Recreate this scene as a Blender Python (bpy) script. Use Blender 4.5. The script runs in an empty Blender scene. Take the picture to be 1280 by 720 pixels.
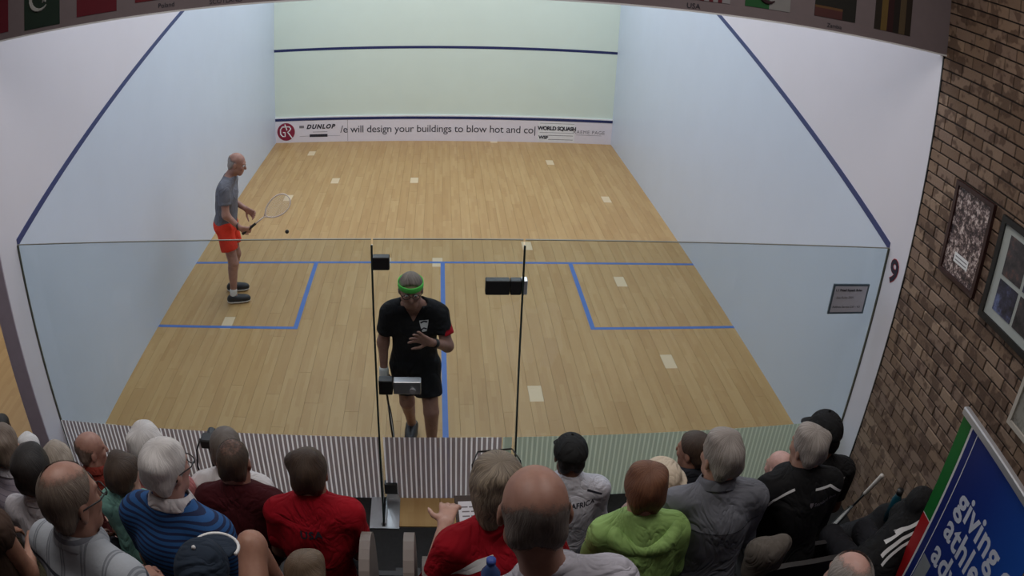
import bpy, math, random
import numpy as np
from mathutils import Vector, Matrix
from mathutils.bvhtree import BVHTree

random.seed(7)
SC = bpy.context.scene
COL = SC.collection

# ------------------------------------------------------------------ camera
# surveillance camera with barrel distortion, calibrated on the court markings
CAM_POS = (-0.0629, -4.5522, 4.0685)
YAW, PITCH, ROLL = 0.10487, 0.46111, 0.04966
FPX, KD = 993.79, -0.12773            # radius_px = FPX * th * (1 + KD*th^2)
cd = bpy.data.cameras.new('court_camera')
cam = bpy.data.objects.new('court_camera', cd)
COL.objects.link(cam)
fw = Vector((math.sin(YAW) * math.cos(PITCH), math.cos(YAW) * math.cos(PITCH), -math.sin(PITCH)))
rt = Vector((math.cos(YAW), -math.sin(YAW), 0))
up = rt.cross(fw)
rt2 = rt * math.cos(ROLL) + up * math.sin(ROLL)
up2 = up * math.cos(ROLL) - rt * math.sin(ROLL)
M = Matrix((rt2, up2, -fw)).transposed().to_4x4()
M.translation = CAM_POS
cam.matrix_world = M
cd.sensor_fit = 'HORIZONTAL'
cd.sensor_width = 36.0
cd.sensor_height = 20.25
cd.lens = 28.6
cd.clip_start = 0.02
cd.clip_end = 100
_th = np.linspace(0.0, 0.75, 200)
_r = FPX * _th * (1 + KD * _th ** 2) * 36.0 / 1280.0
_A = np.stack([_r, _r ** 2, _r ** 3, _r ** 4], 1)
_k = np.linalg.lstsq(_A, _th, rcond=None)[0]
cd.type = 'PANO'
cy = cd if hasattr(cd, 'panorama_type') else cd.cycles
cy.panorama_type = 'FISHEYE_LENS_POLYNOMIAL'
cy.fisheye_fov = 3.1
cy.fisheye_polynomial_k0 = 0.0
cy.fisheye_polynomial_k1 = -float(_k[0])
cy.fisheye_polynomial_k2 = -float(_k[1])
cy.fisheye_polynomial_k3 = -float(_k[2])
cy.fisheye_polynomial_k4 = -float(_k[3])
SC.camera = cam

# ------------------------------------------------------------------ world, lights, exposure
SC.view_settings.view_transform = 'Standard'
SC.view_settings.look = 'None'
SC.view_settings.exposure = 0.0
SC.view_settings.gamma = 1.0
SC.view_settings.use_curve_mapping = False
w = bpy.data.worlds.new('hall')
SC.world = w
w.use_nodes = True
w.node_tree.nodes['Background'].inputs[0].default_value = (0.75, 0.8, 0.9, 1)
w.node_tree.nodes['Background'].inputs[1].default_value = 0.05


def area(name, loc, size, power, col=(1, 1, 1), rot=(0, 0, 0)):
    l = bpy.data.lights.new(name, 'AREA')
    l.shape = 'RECTANGLE'
    l.size, l.size_y = size
    l.energy = power
    l.color = col
    o = bpy.data.objects.new(name, l)
    o.location = loc
    o.rotation_euler = rot
    COL.objects.link(o)
    return o


for yy, pw_ in ((1.4, 40), (4.4, 46), (7.8, 70)):
    for xx in (-1.6, 1.6):
        area('court_lamp', (xx, yy, 5.75), (1.3, 1.6), pw_, (0.93, 0.985, 1.07))
area('neighbour_court_lamp', (-6.6, 3.5, 5.7), (2.0, 4.0), 170, (0.97, 0.99, 1.0))
area('gallery_lamp', (-1.4, -2.2, 5.2), (1.6, 1.6), 34, (1.0, 0.95, 0.92))
area('gallery_lamp', (1.6, -2.2, 5.2), (1.6, 1.6), 34, (1.0, 0.95, 0.92))

# ------------------------------------------------------------------ materials
MATS = {}


class NT:
    def __init__(s, name):
        s.m = bpy.data.materials.new(name)
        s.m.use_nodes = True
        s.t = s.m.node_tree
        s.n = s.t.nodes
        s.b = s.n['Principled BSDF']

    def new(s, typ, **kw):
        n = s.n.new(typ)
        for k, v in kw.items():
            setattr(n, k, v)
        return n

    def link(s, a, b):
        s.t.links.new(a, b)

    def coord(s, scale=(1, 1, 1), kind='Object'):
        tc = s.new('ShaderNodeTexCoord')
        mp = s.new('ShaderNodeMapping')
        mp.inputs['Scale'].default_value = scale
        s.link(tc.outputs[kind], mp.inputs[0])
        return mp.outputs[0]

    def noise(s, vec, scale, detail=3, rough=.55):
        n = s.new('ShaderNodeTexNoise')
        n.inputs['Scale'].default_value = scale
        n.inputs['Detail'].default_value = detail
        n.inputs['Roughness'].default_value = rough
        if vec is not None:
            s.link(vec, n.inputs['Vector'])
        return n.outputs['Fac']

    def ramp(s, fac, stops, interp='LINEAR'):
        r = s.new('ShaderNodeValToRGB')
        cr = r.color_ramp
        cr.interpolation = interp
        while len(cr.elements) < len(stops):
            cr.elements.new(.5)
        for e, (p, c) in zip(cr.elements, stops):
            e.position = p
            e.color = (*c, 1)
        s.link(fac, r.inputs[0])
        return r.outputs[0]

    def math(s, op, a, b=None, c=None):
        n = s.new('ShaderNodeMath', operation=op)
        for i, v in enumerate((a, b, c)):
            if v is None:
                continue
            if isinstance(v, (int, float)):
                n.inputs[i].default_value = v
            else:
                s.link(v, n.inputs[i])
        return n.outputs[0]

    def mix(s, fac, a, b, mode='MIX'):
        n = s.new('ShaderNodeMix', data_type='RGBA', blend_type=mode)
        for inp, v in ((n.inputs[0], fac), (n.inputs[6], a), (n.inputs[7], b)):
            if isinstance(v, (int, float)):
                inp.default_value = v
            elif isinstance(v, tuple):
                inp.default_value = (*v, 1)
            else:
                s.link(v, inp)
        return n.outputs[2]

    def bump(s, h, strength=.3, dist=.01):
        n = s.new('ShaderNodeBump')
        n.inputs['Strength'].default_value = strength
        n.inputs['Distance'].default_value = dist
        s.link(h, n.inputs['Height'])
        s.link(n.outputs[0], s.b.inputs['Normal'])


def plain(name, col, rough=.5, metal=0.0, var=.06, vscale=12, bump=0):
    if name in MATS:
        return MATS[name]
    t = NT(name)
    f = t.noise(t.coord(), vscale)
    c = t.ramp(f, [(0.25, tuple(x * (1 - var) for x in col)), (0.75, tuple(min(1, x * (1 + var)) for x in col))])
    t.link(c, t.b.inputs['Base Color'])
    t.b.inputs['Roughness'].default_value = rough
    t.b.inputs['Metallic'].default_value = metal
    if bump:
        t.bump(t.noise(t.coord(), vscale * 6), bump, .004)
    MATS[name] = t.m
    return t.m


def fabric(name, col, rough=.85):
    if name in MATS:
        return MATS[name]
    t = NT(name)
    v = t.coord()
    f = t.noise(v, 9, 4)
    c = t.ramp(f, [(0.25, tuple(x * .86 for x in col)), (0.75, tuple(min(1, x * 1.12) for x in col))])
    t.link(c, t.b.inputs['Base Color'])
    t.b.inputs['Roughness'].default_value = rough
    t.b.inputs['Specular IOR Level'].default_value = .2
    n1 = t.new('ShaderNodeTexNoise')
    n1.inputs['Scale'].default_value = 6.5
    n1.inputs['Detail'].default_value = 2.5
    n1.inputs['Distortion'].default_value = 1.6
    t.link(t.coord((1, 1, .8)), n1.inputs['Vector'])
    h = t.math('ABSOLUTE', t.math('SUBTRACT', n1.outputs['Fac'], .5))
    t.bump(h, .75, .05)
    MATS[name] = t.m
    return t.m


def skin(name, col):
    if name in MATS:
        return MATS[name]
    t = NT(name)
    f = t.noise(t.coord(), 26, 4)
    c = t.ramp(f, [(0.3, (col[0] * .86, col[1] * .8, col[2] * .8)), (0.7, tuple(min(1, x * 1.08) for x in col))])
    t.link(c, t.b.inputs['Base Color'])
    t.b.inputs['Roughness'].default_value = .5
    t.b.inputs['Subsurface Weight'].default_value = .06
    t.b.inputs['Subsurface Radius'].default_value = (.01, .004, .002)
    MATS[name] = t.m
    return t.m


def hairmat(name, c1, c2, sparse=False):
    """strands radiating from the crown; sparse hair thins out with the 'density' attribute"""
    if name in MATS:
        return MATS[name]
    t = NT(name)
    tc = t.new('ShaderNodeTexCoord')
    sx = t.new('ShaderNodeSeparateXYZ')
    t.link(tc.outputs['Object'], sx.inputs[0])
    ang = t.math('ARCTAN2', sx.outputs[0], t.math('ADD', sx.outputs[1], .03))
    cb = t.new('ShaderNodeCombineXYZ')
    wob = t.noise(tc.outputs['Object'], 14, 2)
    t.link(t.math('ADD', t.math('MULTIPLY', ang, 9.0), t.math('MULTIPLY', wob, 5.0)), cb.inputs[0])
    t.link(t.math('MULTIPLY', sx.outputs[2], 9.0), cb.inputs[1])
    t.link(t.math('MULTIPLY', sx.outputs[1], 5.0), cb.inputs[2])
    f = t.noise(cb.outputs[0], 1.6, 5, .62)
    c = t.ramp(f, [(0.3, c1), (0.7, c2)])
    t.link(c, t.b.inputs['Base Color'])
    t.b.inputs['Roughness'].default_value = .55
    t.bump(f, .55, .008)
    if sparse:
        at = t.new('ShaderNodeAttribute')
        at.attribute_name = 'hair_density'
        a = t.math('ADD', at.outputs['Fac'], t.math('MULTIPLY', t.math('SUBTRACT', t.noise(tc.outputs['Object'], 60, 4, .7), .5), 1.1))
        n = t.new('ShaderNodeMapRange')
        n.inputs[1].default_value, n.inputs[2].default_value = .3, .8
        t.link(a, n.inputs[0])
        t.link(n.outputs[0], t.b.inputs['Alpha'])
    MATS[name] = t.m
    return t.m


def striped(name, stops, period, axis=2, off=0.0):
    """cloth with woven stripes along an axis of the garment"""
    t = NT(name)
    sx = t.new('ShaderNodeSeparateXYZ')
    t.link(t.coord(), sx.inputs[0])
    f = t.math('FRACT', t.math('DIVIDE', t.math('ADD', sx.outputs[axis], 10 + off), period))
    c = t.ramp(f, stops, 'CONSTANT')
    t.link(c, t.b.inputs['Base Color'])
    t.b.inputs['Roughness'].default_value = .85
    t.bump(t.noise(t.coord(), 22, 3), .3, .01)
    return t.m


def plaid(name, base, line):
    t = NT(name)
    sx = t.new('ShaderNodeSeparateXYZ')
    t.link(t.coord(), sx.inputs[0])
    fx = t.math('FRACT', t.math('DIVIDE', t.math('ADD', sx.outputs[0], 10.02), .075))
    fz = t.math('FRACT', t.math('DIVIDE', t.math('ADD', sx.outputs[2], 10.015), .115))
    bx = t.ramp(fx, [(0, (0, 0, 0)), (.35, (.55, .55, .55)), (.43, (.15, .15, .15)), (.5, (.55, .55, .55)), (.58, (0, 0, 0))], 'CONSTANT')
    bz = t.ramp(fz, [(0, (0, 0, 0)), (.5, (1, 1, 1)), (.62, (0, 0, 0))], 'CONSTANT')
    k = t.math('MAXIMUM', bx, bz)
    c = t.mix(k, base, line)
    t.link(c, t.b.inputs['Base Color'])
    t.b.inputs['Roughness'].default_value = .85
    t.bump(t.noise(t.coord(), 22, 3), .3, .01)
    return t.m


def srgb(r, g, b):
    f = lambda v: (v / 255 / 12.92) if v / 255 <= .04045 else ((v / 255 + .055) / 1.055) ** 2.4
    return (f(r), f(g), f(b))


M_WALL = plain('wall_white_paint', srgb(216, 214, 222), .55, var=.015, vscale=2)
M_PLAY = plain('wall_play_paint', srgb(202, 214, 230), .4, var=.02, vscale=2)
M_FRONT = plain('front_wall_paint', srgb(219, 232, 218), .45, var=.02, vscale=1.5)
M_NAVY = plain('navy_line_paint', srgb(32, 42, 92), .5)
M_BLUEWALL = plain('blue_out_line_paint', srgb(42, 56, 108), .5)
M_FLOORLINE = plain('floor_line_paint', srgb(66, 106, 176), .4)
M_TIN = plain('tin_board_paint', srgb(226, 220, 226), .5, var=.02)
M_BLACK = plain('black_plastic', (.012, .012, .013), .45)
M_DARKCARPET = plain('dark_carpet', (.013, .012, .012), .95, var=.3, vscale=40)
M_STEP = plain('dark_step_vinyl', (.03, .029, .03), .7)
M_SEAT = plain('charcoal_seat_plastic', srgb(44, 42, 42), .6)
M_PANEL = plain('grey_brown_panel_plastic', srgb(124, 114, 108), .55)
M_STEEL = plain('brushed_steel', (.62, .63, .65), .32, .9)
M_ALU = plain('aluminium', (.62, .63, .66), .38, .7)
M_WHITE = plain('white_paint', (.8, .8, .8), .5)
M_HEADER = plain('header_grey_board', srgb(120, 108, 110), .7, var=.04)
M_JAMB = plain('grey_jamb_paint', srgb(206, 196, 214), .6)
M_MORTAR = plain('dark_mortar', (.03, .024, .02), .95)
M_CEIL = plain('ceiling_paint', (.6, .6, .6), .8)


def wood_mat():
    t = NT('maple_floor_boards')
    oi = t.new('ShaderNodeObjectInfo')
    geo = t.new('ShaderNodeNewGeometry')
    sx = t.new('ShaderNodeSeparateXYZ')
    t.link(geo.outputs['Position'], sx.inputs[0])
    # each plank is glued from narrow strips of random tone
    strip = t.math('FLOOR', t.math('DIVIDE', sx.outputs[0], .0427))
    seg = t.math('FLOOR', t.math('ADD', t.math('DIVIDE', sx.outputs[1], .42), t.math('MULTIPLY', strip, .37)))
    wn = t.new('ShaderNodeTexWhiteNoise', noise_dimensions='2D')
    cb = t.new('ShaderNodeCombineXYZ')
    t.link(strip, cb.inputs[0])
    t.link(seg, cb.inputs[1])
    t.link(cb.outputs[0], wn.inputs['Vector'])
    grain = t.noise(t.coord((30, 1.2, 1)), 6, 4)
    # occasional pale replaced block of the plank
    blk = t.math('FLOOR', t.math('DIVIDE', sx.outputs[1], .26))
    wn2 = t.new('ShaderNodeTexWhiteNoise', noise_dimensions='2D')
    cb2 = t.new('ShaderNodeCombineXYZ')
    t.link(t.math('FLOOR', t.math('DIVIDE', sx.outputs[0], .128)), cb2.inputs[0])
    t.link(blk, cb2.inputs[1])
    t.link(cb2.outputs[0], wn2.inputs['Vector'])
    pale = t.math('GREATER_THAN', wn2.outputs['Value'], .988)
    f = t.math('ADD', t.math('MULTIPLY', oi.outputs['Random'], .3), t.math('ADD', t.math('MULTIPLY', wn.outputs['Value'], .38), t.math('MULTIPLY', grain, .32)))
    c = t.ramp(f, [(0.1, srgb(168, 131, 82)), (.5, srgb(178, 143, 93)), (.9, srgb(189, 156, 106))])
    c = t.mix(pale, c, srgb(214, 192, 156))
    t.link(c, t.b.inputs['Base Color'])
    t.b.inputs['Roughness'].default_value = .42
    t.b.inputs['Specular IOR Level'].default_value = .35
    return t.m


M_WOOD = wood_mat()
M_WOODGAP = plain('floor_joint_filler', srgb(150, 112, 70), .8)  # even brown of the base slab, seen in the joints between boards


def brick_mat():
    t = NT('face_brick')
    oi = t.new('ShaderNodeObjectInfo')
    geo = t.new('ShaderNodeNewGeometry')
    r = t.math('FRACT', t.math('ADD', oi.outputs['Random'], geo.outputs['Random Per Island']))
    mp = t.new('ShaderNodeMapping')
    t.link(geo.outputs['Position'], mp.inputs[0])
    n1 = t.noise(mp.outputs[0], 9.5, 2)
    n2 = t.noise(mp.outputs[0], 60, 4)
    base = t.ramp(r, [(0, srgb(112, 90, 74)), (.35, srgb(140, 116, 96)), (.7, srgb(130, 108, 94)), (1, srgb(160, 136, 114))])
    burn = t.ramp(n1, [(.50, (0, 0, 0)), (.57, (1, 1, 1))])
    c = t.mix(t.math('MULTIPLY', burn, .7), base, srgb(72, 52, 42))
    c = t.mix(t.math('MULTIPLY', n2, .35), c, srgb(96, 74, 58))
    t.link(c, t.b.inputs['Base Color'])
    t.b.inputs['Roughness'].default_value = .9
    t.bump(n2, .5, .006)
    return t.m


M_BRICK = brick_mat()


def glass_mat(name, tint, gloss):
    t = NT(name)
    t.n.remove(t.b)
    out = t.n['Material Output']
    tr = t.new('ShaderNodeBsdfTransparent')
    tr.inputs[0].default_value = (*tint, 1)
    gl = t.new('ShaderNodeBsdfGlossy')
    gl.inputs['Roughness'].default_value = .03
    mx = t.new('ShaderNodeMixShader')
    mx.inputs[0].default_value = gloss
    t.link(tr.outputs[0], mx.inputs[1])
    t.link(gl.outputs[0], mx.inputs[2])
    t.link(mx.outputs[0], out.inputs[0])
    return t.m


def film_mat(name, col, alpha, trans=.5):
    """frosted vinyl: part see-through, part translucent scatter"""
    t = NT(name)
    t.n.remove(t.b)
    out = t.n['Material Output']
    df = t.new('ShaderNodeBsdfDiffuse')
    tl = t.new('ShaderNodeBsdfTranslucent')
    df.inputs[0].default_value = (*col, 1)
    tl.inputs[0].default_value = (*col, 1)
    m1 = t.new('ShaderNodeMixShader')
    m1.inputs[0].default_value = trans
    t.link(df.outputs[0], m1.inputs[1])
    t.link(tl.outputs[0], m1.inputs[2])
    tr = t.new('ShaderNodeBsdfTransparent')
    m2 = t.new('ShaderNodeMixShader')
    m2.inputs[0].default_value = alpha
    t.link(tr.outputs[0], m2.inputs[1])
    t.link(m1.outputs[0], m2.inputs[2])
    t.link(m2.outputs[0], out.inputs[0])
    return t.m


M_GLASS = glass_mat('court_glass', (.885, .92, .93), .02)
M_GLASSEDGE = plain('glass_edge_green', srgb(40, 52, 48), .3)
M_TOPEDGE = plain('glass_top_edge', srgb(120, 120, 108), .4)
M_FILM = film_mat('frosted_film', srgb(182, 168, 170), .8, .75)
M_STRIPE = film_mat('frosted_stripe', srgb(255, 250, 250), .95, .93)
M_FILM_G = film_mat('frosted_film_green', srgb(196, 204, 190), .78, .8)
M_STRIPE_G = film_mat('frosted_stripe_green', srgb(226, 232, 218), .78, .8)


# ------------------------------------------------------------------ mesh helpers
def tag(o, label=None, cat=None, group=None, kind=None):
    if label:
        o['label'] = label
    if cat:
        o['category'] = cat
    if group:
        o['group'] = group
    if kind:
        o['kind'] = kind
    return o


def empty(name, loc=(0, 0, 0), rz=0.0, parent=None):
    o = bpy.data.objects.new(name, None)
    o.empty_display_size = .1
    o.location = loc
    o.rotation_euler = (0, 0, rz)
    COL.objects.link(o)
    if parent:
        o.parent = parent
    return o


def mesh(name, v, f, mat=None, parent=None, smooth=False, loc=None):
    me = bpy.data.meshes.new(name)
    if isinstance(v, np.ndarray) and isinstance(f, np.ndarray) and f.ndim == 2:
        nv, nf, k = len(v), len(f), f.shape[1]
        me.vertices.add(nv)
        me.vertices.foreach_set('co', np.ascontiguousarray(v, np.float32).ravel())
        me.loops.add(nf * k)
        me.loops.foreach_set('vertex_index', np.ascontiguousarray(f, np.int32).ravel())
        me.polygons.add(nf)
        me.polygons.foreach_set('loop_start', np.arange(0, nf * k, k, dtype=np.int32))
        me.update(calc_edges=True)
    else:
        me.from_pydata([tuple(p) for p in v], [], [tuple(q) for q in f])
        me.update()
    if mat:
        me.materials.append(mat)
    if smooth:
        me.polygons.foreach_set('use_smooth', np.ones(len(me.polygons), dtype=bool))
    o = bpy.data.objects.new(name, me)
    COL.objects.link(o)
    if loc is not None:
        o.location = loc
    if parent:
        o.parent = parent
    return o


class MB:
    """collects primitive shapes into one mesh"""

    def __init__(s):
        s.v, s.f = [], []

    def add(s, v, f):
        n = len(s.v)
        s.v += [tuple(p) for p in v]
        s.f += [tuple(i + n for i in q) for q in f]
        return s

    def box(s, lo, hi, bev=0.0):
        x0, y0, z0 = lo
        x1, y1, z1 = hi
        if bev <= 0:
            v = [(x0, y0, z0), (x1, y0, z0), (x1, y1, z0), (x0, y1, z0), (x0, y0, z1), (x1, y0, z1), (x1, y1, z1), (x0, y1, z1)]
            f = [(0, 3, 2, 1), (4, 5, 6, 7), (0, 1, 5, 4), (1, 2, 6, 5), (2, 3, 7, 6), (3, 0, 4, 7)]
            return s.add(v, f)
        b = bev
        v, f = [], []
        for z, i in ((z0, b), (z0 + b, 0), (z1 - b, 0), (z1, b)):
            X0, X1, Y0, Y1 = x0 + i, x1 - i, y0 + i, y1 - i
            c = b
            v += [(X0 + c, Y0, z), (X1 - c, Y0, z), (X1, Y0 + c, z), (X1, Y1 - c, z), (X1 - c, Y1, z), (X0 + c, Y1, z), (X0, Y1 - c, z), (X0, Y0 + c, z)]
        for r in range(3):
            for i in range(8):
                j = (i + 1) % 8
                f.append((r * 8 + i, r * 8 + j, r * 8 + 8 + j, r * 8 + 8 + i))
        f.append(tuple(range(7, -1, -1)))
        f.append(tuple(range(24, 32)))
        return s.add(v, f)

    def tube(s, pts, rad, n=8, closed=False):
        P = [Vector(p) for p in pts]
        m = len(P)
        R = rad if isinstance(rad, (list, tuple)) else [rad] * m
        v, f = [], []
        prev = None
        for i, p in enumerate(P):
            a = P[(i - 1) % m] if (closed or i > 0) else p
            b = P[(i + 1) % m] if (closed or i < m - 1) else p
            d = (b - a).normalized()
            if prev is None:
                x = d.orthogonal().normalized()
            else:
                x = (prev - d * prev.dot(d)).normalized()
            prev = x
            y = d.cross(x)
            for k in range(n):
                a_ = 2 * math.pi * k / n
                v.append(p + (x * math.cos(a_) + y * math.sin(a_)) * R[i])
        for i in range(m if closed else m - 1):
            j = (i + 1) % m
            for k in range(n):
                l = (k + 1) % n
                f.append((i * n + k, i * n + l, j * n + l, j * n + k))
        if not closed:
            f.append(tuple(range(n - 1, -1, -1)))
            f.append(tuple((m - 1) * n + k for k in range(n)))
        return s.add(v, f)

    def prism(s, poly, axis, lo, hi):
        """polygon (2D) extruded along axis: 0 -> (y,z), 1 -> (x,z), 2 -> (x,y)"""
        n = len(poly)

        def P(q, h):
            return ((h, q[0], q[1]), (q[0], h, q[1]), (q[0], q[1], h))[axis]
        v = [P(q, lo) for q in poly] + [P(q, hi) for q in poly]
        f = [tuple(range(n)), tuple(range(2 * n - 1, n - 1, -1))]
        for i in range(n):
            j = (i + 1) % n
            f.append((i, j, n + j, n + i))
        return s.add(v, f)

    def ball(s, c, r, nu=12, nv=8):
        r = (r, r, r) if isinstance(r, (int, float)) else r
        v = [(c[0], c[1], c[2] - r[2])]
        for i in range(1, nv):
            ph = -math.pi / 2 + math.pi * i / nv
            for k in range(nu):
                a = 2 * math.pi * k / nu
                v.append((c[0] + r[0] * math.cos(ph) * math.cos(a), c[1] + r[1] * math.cos(ph) * math.sin(a), c[2] + r[2] * math.sin(ph)))
        v.append((c[0], c[1], c[2] + r[2]))
        f = []
        for k in range(nu):
            f.append((0, 1 + (k + 1) % nu, 1 + k))
        for i in range(nv - 2):
            for k in range(nu):
                l = (k + 1) % nu
                a = 1 + i * nu
                f.append((a + k, a + l, a + nu + l, a + nu + k))
        t = len(v) - 1
        a = 1 + (nv - 2) * nu
        for k in range(nu):
            f.append((a + k, a + (k + 1) % nu, t))
        return s.add(v, f)

    def build(s, name, mat, parent=None, smooth=False, loc=None):
        return mesh(name, s.v, s.f, mat, parent, smooth, loc)


def box(name, lo, hi, mat, parent=None, bev=0.0):
    return MB().box(lo, hi, bev).build(name, mat, parent)


_txt = {}


def text_geo(s, size, align='CENTER', shear=0.0, spacing=1.0, bold=0.0):
    """flat outline lettering: (verts2d, faces)"""
    cu = bpy.data.curves.new('t', 'FONT')
    cu.body = s
    cu.size = size
    cu.align_x = align
    cu.align_y = 'CENTER'
    cu.shear = shear
    cu.space_character = spacing
    cu.offset = bold
    cu.resolution_u = 3
    o = bpy.data.objects.new('t', cu)
    COL.objects.link(o)
    dg = bpy.context.evaluated_depsgraph_get()
    me = bpy.data.meshes.new_from_object(o.evaluated_get(dg))
    v = [(p.co.x, p.co.y) for p in me.vertices]
    f = [tuple(p.vertices) for p in me.polygons]
    bpy.data.objects.remove(o)
    bpy.data.curves.remove(cu)
    bpy.data.meshes.remove(me)
    return v, f


def lettering(name, s, size, o, r, u, mat, parent=None, depth=.002, **kw):
    """lettering laid on a plane at o with unit right r and up u; thin relief towards r x u"""
    v2, f2 = text_geo(s, size, **kw)
    o, r, u = Vector(o), Vector(r), Vector(u)
    n = r.cross(u)
    m = len(v2)
    v = [o + r * a + u * b + n * depth for a, b in v2]
    return mesh(name, v, f2, mat, parent)


# ================================================================== SETTING
CW, CL = 3.2, 9.75          # court half width, length
WT = 0.16                   # side wall thickness
YE = -0.28                  # side walls run a little past the glass

# court floor: base slab with every board on top of it
floor = box('floor', (-CW - WT, 0.0, -.3), (CW + WT, CL + .2, -.012), M_WOODGAP)
tag(floor, kind='structure')
pw = .128
ncol = 50
lens_ = (1.93, 1.615, 1.3)
brd = {}
for L in lens_ + (.7, .4, .985, .615):
    pass


def board_mesh(Lq):
    key = round(Lq, 2)
    if key not in brd:
        ob = MB().box((-pw / 2 + .0009, 0, -.014), (pw / 2 - .0009, key - .002, 0)).build('floor_board', M_WOOD)
        brd[key] = ob.data
        bpy.data.objects.remove(ob)
    return brd[key]


nb = 0
for i in range(ncol):
    x = -CW + pw * (i + .5)
    cuts = [0.0]
    ph = ((i * 7) % 11) / 11.0
    y = .5 + ph * 1.4
    while y < CL - .35:
        cuts.append(round(y, 2))
        y += 1.95
    cuts.append(CL)
    for a, b in zip(cuts[:-1], cuts[1:]):
        o = bpy.data.objects.new('floor_board', board_mesh(b - a))
        COL.objects.link(o)
        o.parent = floor
        o.location = (x, a, 0)
        nb += 1


def fline(x0, y0, x1, y1):
    box('floor_line', (x0, y0, -.002), (x1, y1, .0015), M_FLOORLINE, floor)


fline(-CW, 4.26, CW, 4.31)
fline(-.025, 0.0, .025, 4.26)
for s in (-1, 1):
    a, b = sorted((s * 1.6, s * 1.55))
    fline(a, 2.61, b, 4.26)
    a, b = sorted((s * 1.6, s * CW))
    fline(a, 2.61, b, 2.66)

# front wall
wf = box('wall_front', (-CW - WT, CL, -.3), (CW + WT, CL + .2, 6.0), M_FRONT)
tag(wf, kind='structure')
box('service_line', (-CW, CL - .003, 1.78), (CW, CL, 1.83), M_NAVY, wf)
box('front_out_line', (-CW, CL - .003, 4.57), (CW, CL, 4.62), M_NAVY, wf)
tin = MB().box((-CW, CL - .03, 0), (CW, CL, .425)).build('tin_board', M_TIN, wf)
box('tin_line', (-CW, CL - .034, .43), (CW, CL, .478), M_NAVY, wf)
box('tin_bevel', (-CW, CL - .03, .478), (CW, CL, .5), M_WHITE, wf)
box('tin_seam', (-1.79, CL - .0312, .01), (-1.784, CL - .03, .42), M_HEADER, wf)
M_INK = plain('dark_ink', srgb(40, 40, 52), .6)
M_GREYINK = plain('grey_ink', srgb(120, 116, 122), .6)
M_MAROON = plain('maroon_ink', srgb(140, 30, 60), .6)
XR, ZU = (1, 0, 0), (0, 0, 1)


def tinx(px):   # photo column on the tin -> metres
    return -CW + (px - 343.5) / (765.5 - 343.5) * 6.4


TY = CL - .0305
lettering('lettering', '/e will design your buildings to blow hot and co|', .2, (tinx(548.5), TY, .235), XR, ZU, M_INK, tin, spacing=.955)
# round maroon emblem with two white letter strokes
c0 = (tinx(357.5), TY, .215)
MB().tube([(c0[0], TY + .012, c0[2]), (c0[0], TY - .0015, c0[2])], .175, 28).build('round_emblem', M_MAROON, tin)
eb = MB()


def stroke(pts, wd=.012):
    eb.tube([(c0[0] + a, TY - .003, c0[2] + b) for a, b in pts], wd, 6)


stroke([(-.02, .10), (-.07, .10), (-.11, .05), (-.11, -.04), (-.07, -.09), (-.02, -.09), (-.02, -.01), (-.06, -.01)])
stroke([(-.02, .15), (.02, .03), (.0, .10), (.07, .10), (.095, .06), (.07, .02), (.03, .0), (.12, -.13)])
eb.build('emblem_letters', M_WHITE, tin)
lettering('lettering', 'DUNLOP', .115, (tinx(402), TY, .30), XR, ZU, M_INK, tin, shear=.3, spacing=1.25, bold=.006)
stk = MB().box((tinx(375), TY - .001, .28), (tinx(381), TY, .33))
stk.build('arrow_mark', M_GREYINK, tin)
box('rule', (tinx(392), TY - .001, .195), (tinx(411), TY, .203), M_GREYINK, tin)
box('dark_label', (tinx(388), TY - .001, .10), (tinx(411), TY, .155), M_INK, tin)
box('rule', (tinx(375), TY - .001, .118), (tinx(427), TY, .122), M_GREYINK, tin)
box('sponsor_panel', (tinx(672), TY - .0006, .02), (tinx(718), TY, .40), M_WHITE, tin)
lettering('lettering', 'WORLD SQUASH', .1, (tinx(695.5), TY - .001, .28), XR, ZU, M_INK, tin, spacing=.9, bold=.005)
box('rule', (tinx(674), TY - .001, .195), (tinx(717), TY, .202), M_GREYINK, tin)
box('rule', (tinx(674), TY - .001, .375), (tinx(717), TY, .382), M_GREYINK, tin)
lettering('lettering', 'WSF', .09, (tinx(679), TY - .001, .10), XR, ZU, M_INK, tin, bold=.004)
for zz in (.06, .14):
    box('rule', (tinx(685), TY - .001, zz), (tinx(716), TY, zz + .008), M_INK, tin)
lettering('lettering', 'RAEME PAGE', .095, (tinx(736), TY - .001, .225), XR, ZU, M_GREYINK, tin, spacing=1.15)
box('rule', (tinx(720), TY - .001, .165), (tinx(752), TY, .171), M_GREYINK, tin)


# side walls: body, pale blue playing surface below the sloping out line, the line itself
def outz(y):
    return 2.13 + (4.57 - 2.13) * y / CL


for s, nm in ((-1, 'wall_left'), (1, 'wall_right')):
    x0, x1 = sorted((s * CW, s * (CW + WT)))
    wl = MB().box((x0, YE, -.3), (x1, CL, 6.0)).build(nm, M_WALL)
    tag(wl, kind='structure')
    a, b = sorted((s * CW, s * (CW - .004)))
    MB().prism([(0.0, 0), (CL, 0), (CL, outz(CL)), (0.0, outz(0))], 0, a, b).build('playing_surface', M_PLAY, wl)
    a, b = sorted((s * CW, s * (CW - .006)))
    MB().prism([(0, outz(0) - .01), (CL, outz(CL) - .01), (CL, outz(CL) + .045), (0, outz(0) + .045)], 0, a, b).build('out_line', M_BLUEWALL, wl)
    if s < 0:
        box('wall_end_face', (x0, YE - .006, -.3), (x1 - .004, YE, 3.68), M_JAMB, wl)
        WL = wl
    else:
        WR = wl
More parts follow.
